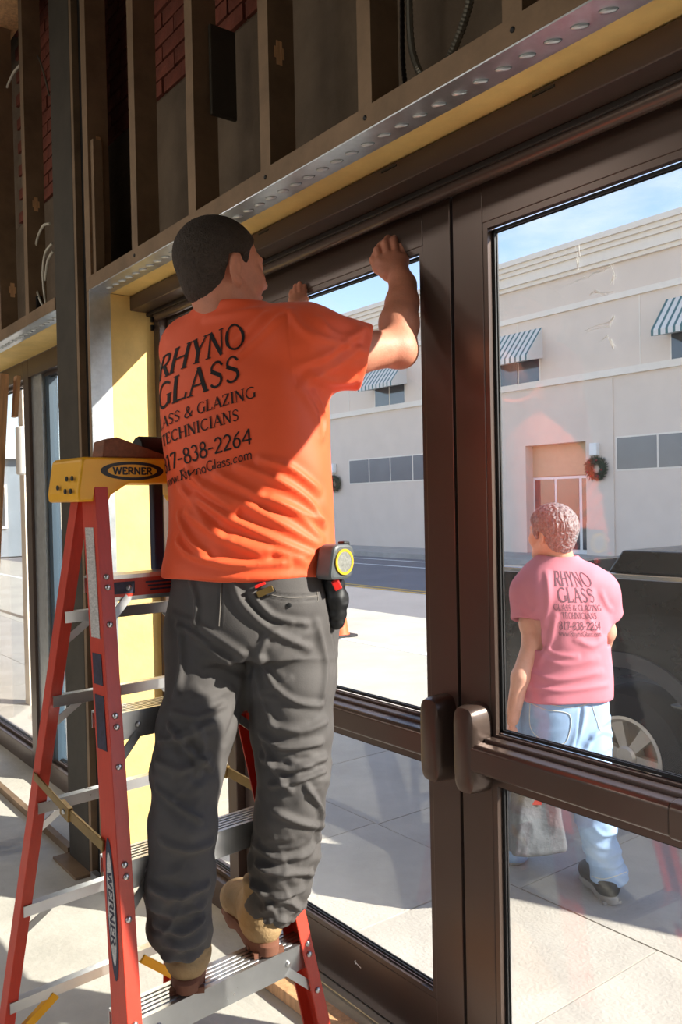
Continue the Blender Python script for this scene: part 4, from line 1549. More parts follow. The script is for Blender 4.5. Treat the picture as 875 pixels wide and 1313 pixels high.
def noise3(P):
    i = np.floor(P).astype(int)
    f = P - i
    f = f * f * (3 - 2 * f)
    r = 0
    for a in (0, 1):
        for b in (0, 1):
            for c in (0, 1):
                w = (f[:, 0] if a else 1 - f[:, 0]) * (f[:, 1] if b else 1 - f[:, 1]) * (f[:, 2] if c else 1 - f[:, 2])
                r = r + w * _ns[(i[:, 0] + a) % 32, (i[:, 1] + b) % 32, (i[:, 2] + c) % 32]
    return r


def ridged(P):
    return 1 - np.abs(2 * noise3(P) - 1)


def seg_dist(V, A):
    best = np.full(len(V), 9.0)
    for a, b in zip(A[:-1], A[1:]):
        ab = b - a
        t = np.clip(((V - a) @ ab) / (ab @ ab + 1e-12), 0, 1)
        best = np.minimum(best, np.linalg.norm(V - a - t[:, None] * ab, axis=1))
    return best


def spline(P, n=8):
    P = [np.array(p, float) for p in P]
    out = []
    for i in range(len(P) - 1):
        p0, p1, p2, p3 = P[max(i - 1, 0)], P[i], P[i + 1], P[min(i + 2, len(P) - 1)]
        for k in range(n):
            t = k / n
            out.append(0.5 * ((2 * p1) + (-p0 + p2) * t + (2 * p0 - 5 * p1 + 4 * p2 - p3) * t * t + (-p0 + 3 * p1 - 3 * p2 + p3) * t ** 3))
    out.append(P[-1])
    return np.array(out)


def bvh(V, Fq):
    return BVHTree.FromPolygons([tuple(v) for v in V], [tuple(int(i) for i in q) for q in Fq])


def hit_px(tree, px, py):
    d = Vector(ray(px, py)).normalized()
    r = tree.ray_cast(Vector(CAM), d)
    return np.array(r[0]) if r[0] is not None else None


def folds(V, Fq, N, tree, specs):
    """specs: (pixel polyline, height, width): soft ridges laid on the cloth where the photo shows them"""
    D = np.zeros(len(V))
    for pts, amp, wid in specs:
        A = [hit_px(tree, a, b) for a, b in spline([(p[0], p[1]) for p in pts], 4)]
        A = [a for a in A if a is not None]
        if len(A) < 2:
            continue
        A = np.array(A)
        L = np.linalg.norm(np.diff(A, axis=0), axis=1)
        ok = [0] + [i + 1 for i in range(len(L)) if L[i] < 0.12]
        A = A[ok]
        if len(A) < 2:
            continue
        c = A.mean(0)
        R = np.linalg.norm(A - c, axis=1).max() + 4 * wid
        sel = np.linalg.norm(V - c, axis=1) < R
        d = seg_dist(V[sel], A)
        # fade the fold out towards its ends
        e0 = np.linalg.norm(V[sel] - A[0], axis=1)
        e1 = np.linalg.norm(V[sel] - A[-1], axis=1)
        fade = np.clip(np.minimum(e0, e1) / (2.2 * wid) + 0.35, 0, 1)
        D[sel] += fade * amp * (np.exp(-(d / wid) ** 1.8) - 0.5 * np.exp(-(d / (2.2 * wid)) ** 2))
    return V + N * D[:, None]


def cloth(name, V, Fq, m, parent=None, base=None):
    mb = MB()
    me = bpy.data.meshes.new(name)
    off = wloc(parent) if parent is not None else (np.array(base, float) if base is not None else np.zeros(3))
    V = V - off
    me.vertices.add(len(V))
    me.vertices.foreach_set('co', V.astype(np.float32).ravel())
    me.loops.add(Fq.size)
    me.loops.foreach_set('vertex_index', Fq.astype(np.int32).ravel())
    me.polygons.add(len(Fq))
    me.polygons.foreach_set('loop_start', np.arange(0, Fq.size, 4, dtype=np.int32))
    me.polygons.foreach_set('use_smooth', np.ones(len(Fq), bool))
    me.update(calc_edges=True)
    me.validate()
    me.materials.append(MATS[m])
    o = bpy.data.objects.new(name, me)
    COL.objects.link(o)
    if parent is not None:
        o.parent = parent
    elif base is not None:
        o.location = base
    return o


def az(a):
    return np.array([math.cos(R2(a)), math.sin(R2(a)), 0.0])


mat('skin', S(206, 138, 112), 0.55, 0, var=0.10, vscale=30, bump=0.12, bscale=220, sss=0.12)
mat('skin_pale', S(216, 158, 134), 0.55, 0, var=0.08, vscale=25, bump=0.1, bscale=200, sss=0.12)
mat('hair_dark', S(62, 50, 42), 0.7, 0, var=0.35, vscale=120, bump=0.8, bscale=260)
mat('hair_grey', S(112, 114, 118), 0.6, 0, var=0.75, vscale=90, bump=1.0, bscale=60, stretch=(1, 1, 0.5))
mat('shirt_orange', S(250, 94, 46), 0.62, 0, var=0.03, vscale=8, bump=0.05, bscale=500, sheen=0.15)
mat('shirt_pink', S(208, 122, 138), 0.8, 0, var=0.05, vscale=8, bump=0.05, bscale=400)
mat('trousers_grey', S(80, 76, 75), 0.78, 0, var=0.14, vscale=9, bump=0.1, bscale=420)
mat('jeans_blue', S(150, 180, 218), 0.85, 0, var=0.16, vscale=7, bump=0.12, bscale=360)
mat('boot_tan', S(158, 130, 92), 0.75, 0, var=0.14, vscale=18, bump=0.25, bscale=120)
mat('boot_black', S(44, 44, 46), 0.6, 0, var=0.2)
mat('sole_brown', S(116, 74, 56), 0.8, 0, var=0.15)
mat('sole_grey', S(150, 150, 150), 0.7)
mat('print_black', S(26, 16, 16), 0.75)
mat('print_faded', S(120, 78, 92), 0.85)
mat('belt', S(38, 32, 30), 0.5)
mat('eye', S(230, 225, 220), 0.2)
mat('stitch', S(124, 118, 112), 0.8)
mat('stitch_blue', S(206, 206, 196), 0.8)


def head_field(Fd, c, fz, tilt, roll=0.0, sc=1.0, neck_to=None, neck_r=0.06):
    """adds a head to the field, returns a function mapping head coordinates to the world"""
    f = az(fz) * math.cos(R2(tilt)) + np.array([0, 0, math.sin(R2(tilt))])
    r = np.cross(f, (0, 0, 1.0))
    r /= np.linalg.norm(r)
    u = np.cross(r, f)
    cr, sr = math.cos(R2(roll)), math.sin(R2(roll))
    r, u = cr * r + sr * u, -sr * r + cr * u
    c = np.array(c, float)

    def W(a, b, d):
        return c + sc * (f * a + r * b + u * d)
    A = (f, r, u)
    s = sc
    Fd.ell(W(-.012, 0, .03), A, (.104 * s, .081 * s, .092 * s), 0.01)
    Fd.ell(W(.042, 0, -.03), A, (.060 * s, .062 * s, .088 * s), 0.03)
    for q in (-1, 1):
        Fd.cone(W(-.008, q * .052, -.048), W(.07, q * .022, -.1), .024 * s, .022 * s, 0.02)
        Fd.ell(W(.068, q * .042, -.028), A, (.026 * s, .024 * s, .028 * s), 0.02)
        Fd.ell(W(.098, q * .032, .006), A, (.016 * s, .018 * s, .012 * s), 0.01, sub=True)
        Fd.ell(W(.086, q * .031, .004), A, (.014 * s, .014 * s, .012 * s), 0.004)
    Fd.ell(W(.084, 0, -.103), A, (.024 * s, .026 * s, .02 * s), 0.02)
    Fd.ell(W(.084, 0, .024), A, (.018 * s, .052 * s, .013 * s), 0.015)
    Fd.cone(W(.094, 0, .014), W(.12, 0, -.03), .010 * s, .0135 * s, 0.012)
    for q in (-1, 1):
        Fd.ell(W(.108, q * .013, -.034), A, (.011 * s, .008 * s, .008 * s), 0.006)
    Fd.ell(W(.098, 0, -.062), A, (.012 * s, .026 * s, .007 * s), 0.006)
    Fd.ell(W(.097, 0, -.073), A, (.012 * s, .023 * s, .007 * s), 0.006)
    Fd.ell(W(.113, 0, -.0675), A, (.009 * s, .024 * s, .0018 * s), 0.002, sub=True)
    for q in (-1, 1):          # ears
        ef = f * 0.94 - r * q * 0.34
        er = np.cross(u, ef) * 1.0
        er /= np.linalg.norm(er)
        tu = u * 0.98 - f * 0.2
        tu /= np.linalg.norm(tu)
        Fd.ell(W(-.016, q * .084, -.006), (ef, er, tu), (.021 * s, .008 * s, .034 * s), 0.006)
        Fd.ell(W(-.011, q * .092, -.004), (ef, er, tu), (.0125 * s, .0075 * s, .023 * s), 0.003, sub=True)
        Fd.ell(W(-.006, q * .082, -.036), A, (.010 * s, .008 * s, .011 * s), 0.006)
    if neck_to is not None:
        Fd.cone(W(-.03, 0, -.045), neck_to, neck_r * s, (neck_r + .008) * s, 0.03)
        for q in (-1, 1):
            Fd.cone(W(-.03, q * .045, -.05), np.array(neck_to) + 0.5 * f * 0.06 + r * q * .02, .016 * s, .018 * s, 0.02)
    return W, A


def hair_cap(name, W, A, line, grow, m, par, sc=1.0, h=0.0035, spikes=0.0, side_line=None):
    """hair: the cranium grown a little, kept above a hairline given as (forward, up) points"""
    c = W(-.012, 0, .03)
    Fh = Field(c - .15 * sc, c + .15 * sc, h)
    Fh.ell(c, A, (.104 * sc, .081 * sc, .092 * sc), 0.0, grow=grow)
    Fh.ell(W(-.045, 0, -.03), A, (.055 * sc, .058 * sc, .06 * sc), 0.02, grow=grow * .6)
    lf = np.array([p[0] for p in line])
    lu = np.array([p[1] for p in line])
    f, r, u = A
    o = W(0, 0, 0)

    def fn(X, Y, Z):
        x, y, z = X - o[0], Y - o[1], Z - o[2]
        a = (x * f[0] + y * f[1] + z * f[2]) / sc
        b = (x * u[0] + y * u[1] + z * u[2]) / sc
        return (b - np.interp(a, lf, lu)) * 0.8 * sc
    Fh.cut(fn, c - .2, c + .2, 0.006)
    V, Q = Fh.mesh()
    V = smooth_mesh(V, Q, 1)
    if spikes:
        N = vnormals(V, Q)
        V = V + N * (spikes * (ridged(V * np.array([120, 120, 80.])) - .4))[:, None]
    return cloth(name, V, Q, m, par)


def boot(name, heel, fdir, m, msole, par, L=0.30, shaft=0.15, pitch=0.0, toe_r=.043):
    """heel: point under the back of the heel; fdir: facing azimuth"""
    f = az(fdir) * math.cos(pitch) - np.array([0, 0, math.sin(pitch)])
    r = np.cross(f, (0, 0, 1.0))
    r /= np.linalg.norm(r)
    u = np.cross(r, f)
    heel = np.array(heel, float)

    def W(a, b, c):
        return heel + f * a + r * b + u * c
    lo = np.minimum.reduce([W(-.05, 0, 0), W(L + .05, 0, 0), W(0, 0, .28)]) - .08
    hi = np.maximum.reduce([W(-.05, 0, 0), W(L + .05, 0, 0), W(0, 0, .28)]) + .08
    A = (f, r, u)
    Fb = Field(lo, hi, 0.0045)
    Fb.ell(W(.055, 0, .062), A, (.058, .044, .05), 0.01)
    Fb.cone(W(.062, 0, .07), W(.066, 0, .07 + shaft), .044, .043, 0.02)
    Fb.cone(W(.075, 0, .072), W(L - .075, 0, .055), .046, toe_r, 0.03)
    Fb.ell(W(L - .065, 0, .05), A, (.068, .050, .042), 0.02)
    Fb.cone(W(.1, 0, .1), W(L - .1, 0, .07), .036, .034, 0.02)
    Fb.plane_cut(W(0, 0, .026), -u, lo, hi)
    Fb.plane_cut(W(0, 0, .07 + shaft), u, lo, hi)
    V, Q = Fb.mesh()
    V = smooth_mesh(V, Q, 1)
    N = vnormals(V, Q)
    loc = (V - heel) @ u
    la = (V - heel) @ f
    seam = np.exp(-((loc - .075) / .003) ** 2) + np.exp(-((loc - .112) / .003) ** 2) * (la < .11) + np.exp(-((la - .115 - .3 * (loc - .03)) / .003) ** 2)
    V = V - N * (0.0018 * np.clip(seam, 0, 1))[:, None]
    b = cloth(name, V, Q, m, par)
    outl = []
    for k in range(40):
        t = 2 * math.pi * k / 40
        x, y = math.cos(t), math.sin(t)
        ln = L / 2
        wdt = 0.047 * (1.0 if x > 0 else 0.86)
        outl.append((ln + ln * math.copysign(abs(x) ** 0.75, x), wdt * math.copysign(abs(y) ** 0.8, y)))
    sb = MB()
    n = len(outl)
    lv = []
    for c_, g in ((0.0, .95), (0.006, 1.02), (0.028, 1.03), (0.034, .97)):
        lv.append([W(L / 2 + (a - L / 2) * g, b_ * g, (0.012 if (c_ < 0.01 and .09 < a < .15) else c_)) for a, b_ in outl])
    sb.v = [tuple(p) for q in lv for p in q]
    for i in range(3):
        sb.f += [(i * n + k, i * n + (k + 1) % n, (i + 1) * n + (k + 1) % n, (i + 1) * n + k) for k in range(n)]
    sb.f += [tuple(range(n - 1, -1, -1)), tuple(range(3 * n, 4 * n))]
    sb.v = [tuple(float(c) for c in p) for p in sb.v]
    for k in range(7):        # lugs
        a = 0.02 + k * (L - .05) / 6
        if .1 < a < .15:
            continue
        for q in (-1, 1):
            sb.obox(W(a, q * .026, .006), f, r, u, (.007, .012, .006))
    so = obj('sole', sb, msole, b, auto=True)
    return b


def wrap_text(lines, tree, axis_fn, back_az, lat_sign, r, u0, name, m, par, off=0.0012, slope=0.0, wide=1.0):
    """lines: (text, height of the line's middle above the reference, cap height). Wrapped around the torso axis."""
    mb = MB()
    for txt, zc, ch, du in lines:
        Q, w = text_quads(txt, True, 1.12, 0.2)
        for q in Q:
            vs = []
            for a, b in q:
                uu = (a - w / 2) * ch * wide + u0 + du
                zz = zc + (b - .5) * ch + slope * uu
                th = R2(back_az) + uu / r
                d = np.array([math.cos(th), math.sin(th), 0.0])
                c = axis_fn(zz)
                hit = tree.ray_cast(Vector(c + d * 0.6), Vector(-d))
                if hit[0] is None:
                    vs = None
                    break
                nn = np.array(hit[1])
                if nn @ d < 0:
                    nn = -nn
                vs.append(np.array(hit[0]) + nn * off)
            if vs and max(np.linalg.norm(vs[0] - p) for p in vs) < 0.06:
                mb.add(vs, [(0, 1, 2, 3)])
    return obj(name, mb, m, par)
# ------------------------------------------------------------------ the worker on the ladder
ZSTEP = 0.5295
WB_ = (-1.72, 0.95, ZSTEP)


def worker():
    D = dep
    # --- body (head, neck, arms, hands, trunk under the shirt)
    Fd = Field((-2.52, 0.74, 1.42), (-1.5, 1.72, 2.44), 0.0042)
    chest = D(308, 500, 2.14)
    neck = D(298, 408, 2.13)
    Fd.loft([(D(322, 740, 2.07), .16, .11, 119), (D(318, 600, 2.1), .16, .11, 116), (D(312, 480, 2.14), .18, .115, 113), (D(306, 430, 2.14), .15, .08, 112)], 0.0, 2.2)
    W, A = head_field(Fd, D(284, 347, 2.13), 93, 6, -4, 1.04, neck + np.array([0, 0, -.03]), .060)
    # right arm
    sh, el, wr = D(398, 440, 2.09), D(511, 446, 2.27), D(517, 366, 2.385)
    Fd.chain([(sh, .062), (D(455, 452, 2.19), .056), (el, .047)], 0.02)
    Fd.ell(D(516, 456, 2.265), (R_, U_, F_), (.036, .03, .04), 0.025)
    Fd.chain([(el, .047), (D(512, 415, 2.315), .0515), (D(516, 388, 2.355), .043), (wr, .034), (D(512, 353, 2.405), .033)], 0.025)
    # right hand: back of the hand to us, fingers bent over against the door's top rail
    pal = [((488, 336, 2.425), .017), ((498, 331, 2.43), .018), ((508, 329, 2.432), .018), ((518, 333, 2.43), .017)]
    for (p, r) in pal:
        Fd.cone(D(511, 356, 2.402), D(*p), .024, r, 0.012)
    for a, b, c, r in (((488, 335, 2.43), (484, 321, 2.452), (489, 313, 2.478), .0112), ((498, 329, 2.432), (494, 312, 2.456), (498, 305, 2.482), .0118),
                       ((508, 327, 2.434), (505, 309, 2.458), (508, 303, 2.484), .0116), ((518, 331, 2.434), (516, 315, 2.456), (518, 308, 2.482), .0105)):
        Fd.chain([(D(*a), r * 1.08), (D(*b), r), (D(*c), r * .86)], 0.005)
    Fd.chain([(D(497, 352, 2.405), .019), (D(484, 344, 2.43), .0135), (D(479, 334, 2.452), .0115), (D(481, 326, 2.468), .0095)], 0.008)
    # left arm and hand
    shl, ell_, wrl = D(252, 448, 2.24), D(300, 452, 2.5), D(372, 405, 2.715)
    Fd.chain([(shl, .06), (D(276, 450, 2.38), .055), (ell_, .046)], 0.02)
    Fd.chain([(ell_, .046), (D(325, 435, 2.59), .047), (wrl, .032)], 0.02)
    for p in ((375, 385, 2.80), (380, 382, 2.80), (386, 382, 2.80), (391, 384, 2.795)):
        Fd.cone(D(379, 400, 2.745), D(*p), .022, .0145, 0.01)
    for a, b, c, r in (((374.5, 384, 2.80), (373.2, 378, 2.815), (373.5, 373.5, 2.822), .0078), ((379.5, 382, 2.80), (378.6, 372, 2.82), (378.8, 366.5, 2.828), .0088),
                       ((385, 381, 2.80), (384.4, 369, 2.822), (384.6, 363, 2.828), .0092), ((390.5, 383, 2.80), (390.6, 372, 2.82), (391, 366.5, 2.826), .0088)):
        Fd.chain([(D(*a), r * 1.1), (D(*b), r), (D(*c), r * .85)], 0.004)
    Fd.chain([(D(385, 402, 2.745), .019), (D(396, 400, 2.775), .0135), (D(403, 399, 2.79), .0112), (D(407.5, 396, 2.80), .0095)], 0.006)
    V, Q = Fd.mesh()
    V = smooth_mesh(V, Q, 1, .4)
    N = vnormals(V, Q)
    body = cloth('person', V, Q, 'skin', None, WB_)
    tag(body, 'person in orange shirt and grey work trousers standing on the ladder', 'person')
    # --- hair
    line = [(-.2, -.078), (-.09, -.084), (-.055, -.072), (-.04, -.035), (-.03, .024), (.0, .03), (.012, .012), (.024, .008), (.034, .036), (.052, .052), (.07, .066), (.12, .10), (.2, .12)]
    hair_cap('hair', W, A, line, 0.006, 'hair_dark', body, 1.04, 0.0032, 0.0018)
    for q in (-1, 1):
        obj('eye', MB().lathe([(0.002, -.0085), (.008, -.004), (.0092, 0), (.008, .004), (.002, .0085)], W(.0905, q * .032, .003), A[2], 12), 'eye', body, auto=True)
    lsh = MB()
    for q in (-1, 1):
        lsh.tube([W(.098, q * .02, .012), W(.106, q * .032, .013), W(.098, q * .046, .009)], .0016, 5)
        lsh.tube([W(.102, q * .016, .026), W(.106, q * .032, .03), W(.094, q * .05, .025)], .0035, 6)
    obj('brow', lsh, 'hair_dark', body)

    # --- shirt
    Fs = Field((-2.3, 0.78, 1.40), (-1.5, 1.5, 2.18), 0.0055)
    secs = [(D(317, 738, 2.07), .214, .152, 132), (D(319, 715, 2.07), .212, .152, 132), (D(320, 690, 2.075), .206, .150, 131), (D(320, 640, 2.085), .203, .146, 130), (D(318, 590, 2.1), .206, .145, 129), (D(315, 540, 2.12), .214, .15, 127),
            (D(312, 490, 2.13), .218, .148, 125), (D(309, 455, 2.14), .208, .13, 123), (D(304, 425, 2.14), .175, .105, 120), (D(300, 405, 2.14), .125, .088, 115), (D(298, 393, 2.135), .078, .076, 114)]
    Fs.loft(secs, 0.0, 2.25)
    s_sh, s_end = D(388, 444, 2.09), D(474, 459, 2.20)
    Fs.cone(D(368, 440, 2.08), s_sh, .088, .100, 0.05)
    e2 = D(500, 464, 2.235)
    Fs.cone(s_sh, e2, .098, .082, 0.045)
    Fs.cone(D(270, 440, 2.2), D(251, 448, 2.23), .078, .080, 0.05)
    Fs.cone(D(251, 448, 2.23), D(292, 454, 2.49), .080, .078, 0.04)
    s_end = D(468, 459, 2.2)
    dv = R_ * .97 - U_ * .2 + F_ * .12
    Fs.plane_cut(s_end, dv, s_end - np.array([.1, .14, .16]), s_end + np.array([.2, .2, .16]))
    Fs.cone(D(440, 455, 2.155), D(520, 466, 2.26), .074, .076, 0.004, sub=True)
    ls2 = D(280, 452, 2.42)
    Fs.plane_cut(ls2, ls2 - D(251, 448, 2.23), ls2 - .15, ls2 + .2)
    Fs.cone(D(270, 450, 2.36), D(296, 454, 2.52), .069, .072, 0.004, sub=True)
    # neck opening
    nk = D(297, 398, 2.13)
    Fs.cone(nk + np.array([0, 0, -.035]), nk + np.array([0.0, 0.02, .12]), .066, .075, 0.006, sub=True)
    V, Q = Fs.mesh()
    V = smooth_mesh(V, Q, 2, .5)
    N = vnormals(V, Q)
    tr0 = bvh(V, Q)
    S_ = []
    # drag folds running up-left from the tape measure on the belt
    for pts in ([(248, 636), (300, 668), (360, 695), (405, 712)], [(262, 622), (320, 650), (370, 676), (412, 700)], [(236, 655), (285, 690), (340, 712)],
                [(278, 608), (330, 634), (380, 658), (414, 690)], [(305, 596), (350, 612), (395, 640), (416, 672)], [(240, 602), (262, 628), (300, 652)],
                [(228, 622), (248, 650), (268, 672)], [(226, 660), (240, 690), (262, 712)], [(335, 590), (372, 600), (408, 628)], [(225, 692), (245, 712), (300, 724), (370, 722)],
                [(350, 640), (385, 655), (412, 668)], [(300, 690), (345, 704), (395, 720)]):
        S_.append((pts, rnd.uniform(.012, .018), rnd.uniform(.009, .013)))
    # sleeve and shoulder folds
    for pts in ([(372, 398), (392, 425), (440, 440), (468, 450)], [(380, 470), (420, 455), (455, 430), (468, 420)], [(395, 488), (430, 470), (462, 448)],
                [(340, 402), (318, 425), (290, 450)], [(360, 405), (335, 430), (300, 462)], [(405, 505), (418, 535), (416, 560)], [(388, 500), (405, 530), (412, 560)],
                [(330, 396), (300, 402), (265, 408)], [(410, 410), (430, 428), (462, 432)], [(400, 480), (425, 490), (455, 488)]):
        S_.append((pts, rnd.uniform(.007, .011), rnd.uniform(.010, .015)))
    V = folds(V, Q, N, tr0, S_)
    # seam at the armhole, hem stitch lines, small random drape
    zl = V[:, 2]
    nz = noise3(V * np.array([9, 9, 5.]) + 3) - .5
    V = V + N * (nz * 0.018 * np.clip((2.05 - zl) / .3, .2, 1))[:, None]
    N = vnormals(V, Q)
    tr1 = bvh(V, Q)
    V = folds(V, Q, N, tr1, [([(368, 402), (371, 440), (377, 470), (382, 495)], -.0035, .003), ([(470, 422), (463, 458), (455, 498)], -.003, .003),
                             ([(222, 727), (300, 727), (370, 722), (412, 712)], -.0022, .003)])
    tree = bvh(V, Q)
    shirt = cloth('shirt', V, Q, 'shirt_orange', body)
    # lettering across the back
    zc = [q[0] for q in secs]

    def axis_fn(z):
        zs_ = [p[2] for p in zc]
        return np.array([np.interp(z, zs_, [p[0] for p in zc]), np.interp(z, zs_, [p[1] for p in zc]), z])
    lines = [('RHYNO', 1.985, .064, 0), ('GLASS', 1.906, .064, -.008), ('GLASS & GLAZING', 1.838, .0265, 0), ('TECHNICIANS', 1.795, .0265, -.005), ('817-838-2264', 1.738, .037, 0.0), ('www.RhynoGlass.com', 1.697, .0235, 0.0)]
    wrap_text(lines, tree, axis_fn, -64, 1, .19, -0.038, 'lettering', 'print_black', shirt, .002, 0.19, 1.3)

    # --- trousers
    Ft = Field((-2.2, 0.66, 0.52), (-1.46, 1.42, 1.52), 0.0044)
    Ft.loft([(D(322, 835, 2.06), .195, .145, 127), (D(323, 800, 2.065), .207, .155, 127), (D(323, 770, 2.068), .205, .152, 126), (D(322, 740, 2.07), .194, .142, 126), (D(321, 722, 2.07), .186, .135, 126)], 0.0, 2.3)
    rl = [(D(374, 808, 2.05), .106), (D(374, 870, 2.04), .106), (D(374, 930, 2.02), .094), (D(377, 985, 2.01), .081), (D(370, 1040, 2.02), .077), (D(366, 1095, 2.04), .080), (D(358, 1145, 2.05), .068), (np.array([-1.745, 1.066, .606]), .055)]
    ll = [(D(270, 808, 2.11), .106), (D(268, 870, 2.04), .098), (D(252, 930, 1.965), .089), (D(240, 990, 1.925), .077), (D(233, 1060, 1.895), .074), (D(232, 1130, 1.885), .075), (D(232, 1185, 1.885), .066), (np.array([-1.721, .854, .606]), .054)]
    Ft.chain(rl, 0.03)
    Ft.chain(ll, 0.03)
    for ch in (rl, ll):
        a, b = ch[-2][0], ch[-1][0]
        d = (b - a) / np.linalg.norm(b - a)
        Ft.plane_cut(b, d, b - .12, b + np.array([.12, .12, .06]))
        Ft.cone(b - d * .05, b + d * .08, ch[-1][1] - .006, ch[-1][1] - .004, 0.003, sub=True)
    V, Q = Ft.mesh()
    V = smooth_mesh(V, Q, 1, .5)
    N = vnormals(V, Q)
    tr0 = bvh(V, Q)
    S_ = []
    right = [[(333, 945), (365, 960), (413, 952)], [(333, 972), (370, 988), (418, 972)], [(345, 1008), (380, 1002), (418, 988)], [(336, 958), (352, 990), (372, 1015)],
             [(326, 1082), (352, 1100), (395, 1096), (410, 1070)], [(328, 1108), (355, 1120), (402, 1122)], [(325, 1130), (350, 1152), (388, 1142), (402, 1122)],
             [(336, 1168), (365, 1158), (388, 1166)], [(320, 1100), (330, 1140), (348, 1172)], [(345, 930), (385, 938), (418, 925)], [(352, 1040), (385, 1055), (410, 1060)], [(395, 1010), (412, 1040), (408, 1075)],
             [(340, 1185), (360, 1180), (378, 1186)]]
    left = [[(222, 914), (255, 920), (288, 904)], [(203, 950), (232, 946), (272, 928)], [(200, 976), (232, 988), (270, 972)], [(200, 1010), (226, 1032), (258, 1052)],
            [(193, 1138), (225, 1152), (270, 1136)], [(191, 1160), (220, 1176), (266, 1162)], [(198, 1186), (235, 1198), (264, 1178)], [(212, 1212), (240, 1216), (262, 1204)],
            [(215, 930), (245, 965), (275, 985)], [(205, 1080), (240, 1090), (272, 1080)], [(252, 930), (262, 960), (258, 990)], [(203, 1225), (235, 1230), (260, 1222)]]
    seat = [[(300, 740), (310, 772), (345, 806), (398, 832)], [(318, 842), (288, 822), (250, 800), (222, 788)], [(316, 855), (285, 842), (252, 815), (226, 800)], [(335, 845), (352, 880), (380, 900), (412, 905)],
            [(330, 848), (345, 815), (372, 800)], [(408, 800), (420, 850), (414, 900)], [(322, 760), (350, 790), (395, 800)], [(230, 800), (235, 850), (226, 890)], [(328, 862), (336, 900), (350, 935)], [(245, 745), (252, 770), (250, 800)]]
    rr = random.Random(11)
    extra = []
    for (cx, cy, sx_, sy_, n_) in ((378, 975, 34, 45, 9), (365, 1125, 34, 50, 12), (240, 965, 30, 50, 9), (232, 1170, 30, 55, 12), (365, 850, 45, 50, 5), (262, 860, 36, 45, 5)):
        for _ in range(n_):
            x_, y_ = cx + rr.uniform(-sx_, sx_) * .6, cy + rr.uniform(-sy_, sy_)
            a_ = R2(rr.choice((-1, 1)) * rr.uniform(5, 42))
            l_ = rr.uniform(10, 26)
            b_ = rr.uniform(-6, 6)
            extra.append([(x_ - l_ * math.cos(a_), y_ - l_ * math.sin(a_)), (x_ + b_ * .3, y_ + b_), (x_ + l_ * math.cos(a_), y_ + l_ * math.sin(a_))])
    for L_, am in ((right, 1.0), (left, .95), (seat, .8), (extra, .3)):
        for pts in L_:
            S_.append((pts, am * rnd.uniform(.013, .019), rnd.uniform(.0075, .011)))
    S_.append(([(318, 838), (316, 880), (302, 920), (290, 950)], -.010, .012))     # inner-leg hollow
    V = folds(V, Q, N, tr0, S_)
    zl = V[:, 2]
    low = np.clip((1.15 - zl) / .3, 0, 1)
    sk = V[:, 0] * 1.4 + V[:, 1] * .9
    P = np.stack([V[:, 0] * 9, V[:, 1] * 9, (zl + .5 * V[:, 1] + .1 * np.sin(sk * 14)) * 22], 1)
    rg = ridged(P) - .55
    knee = np.exp(-((zl - 1.0) / .09) ** 2) + np.exp(-((zl - .66) / .11) ** 2)
    V = V + N * (rg * (.002 + .007 * knee) * (.35 + .65 * low))[:, None]
    V = V + N * ((noise3(V * 8.0) - .5) * .016)[:, None]
    N = vnormals(V, Q)
    tr1 = bvh(V, Q)
    V = folds(V, Q, N, tr1, [([(282, 742), (281, 770), (279, 802)], -.003, .0025), ([(286, 742), (285, 770), (283, 802)], -.003, .0025), ([(330, 757), (370, 764), (408, 762)], -.005, .003), ([(333, 763), (370, 771), (408, 769)], -.0035, .0025),
                             ([(414, 745), (424, 800), (430, 850), (420, 900)], -.003, .003)])
    tree = bvh(V, Q)
    tro = cloth('trousers', V, Q, 'trousers_grey', body)
    st = MB()
    for pts in ([(284, 742), (283, 770), (281, 803)], [(332, 759), (370, 766.5), (407, 764)], [(407, 757), (408, 770), (405, 770)]):
        A_ = [hit_px(tree, a, b) for a, b in spline(pts, 8)]
        A_ = [a + (CAM - a) / np.linalg.norm(CAM - a) * .0006 for a in A_ if a is not None]
        if len(A_) > 1:
            st.tube(A_, .0011, 5)
    obj('stitching', st, 'stitch', tro)
    bl = hit_px(tree, 371, 776)
    if bl is not None:
        obj('button', MB().lathe([(.0055, 0), (.0055, .003), (.002, .004)], bl, CAM - bl, 12), 'black', tro, auto=True)
    # belt
    c0 = D(321.5, 729, 2.07)
    bt = MB()
    lat, fwd = np.array([math.sin(R2(128)), -math.cos(R2(128)), 0]), az(128)
    n = 48
    for zz in (-.02, .02):
        for k in range(n):
            t = 2 * math.pi * k / n
            bt.v.append(tuple(c0 + lat * .188 * math.cos(t) + fwd * .138 * math.sin(t) + np.array([0, 0, zz])))
    bt.f = [(k, (k + 1) % n, n + (k + 1) % n, n + k) for k in range(n)]
    obj('belt', bt, 'belt', body, auto=True)

    # --- boots
    boot('boot', (-1.665, 0.822, ZSTEP), 150, 'boot_tan', 'sole_brown', body, .295, .10)
    boot('boot', (-1.682, 1.052, ZSTEP), 168, 'boot_tan', 'sole_brown', body, .295, .10)
    return body, tree, lat, fwd


wk, wk_tree, wk_lat, wk_fwd = worker()

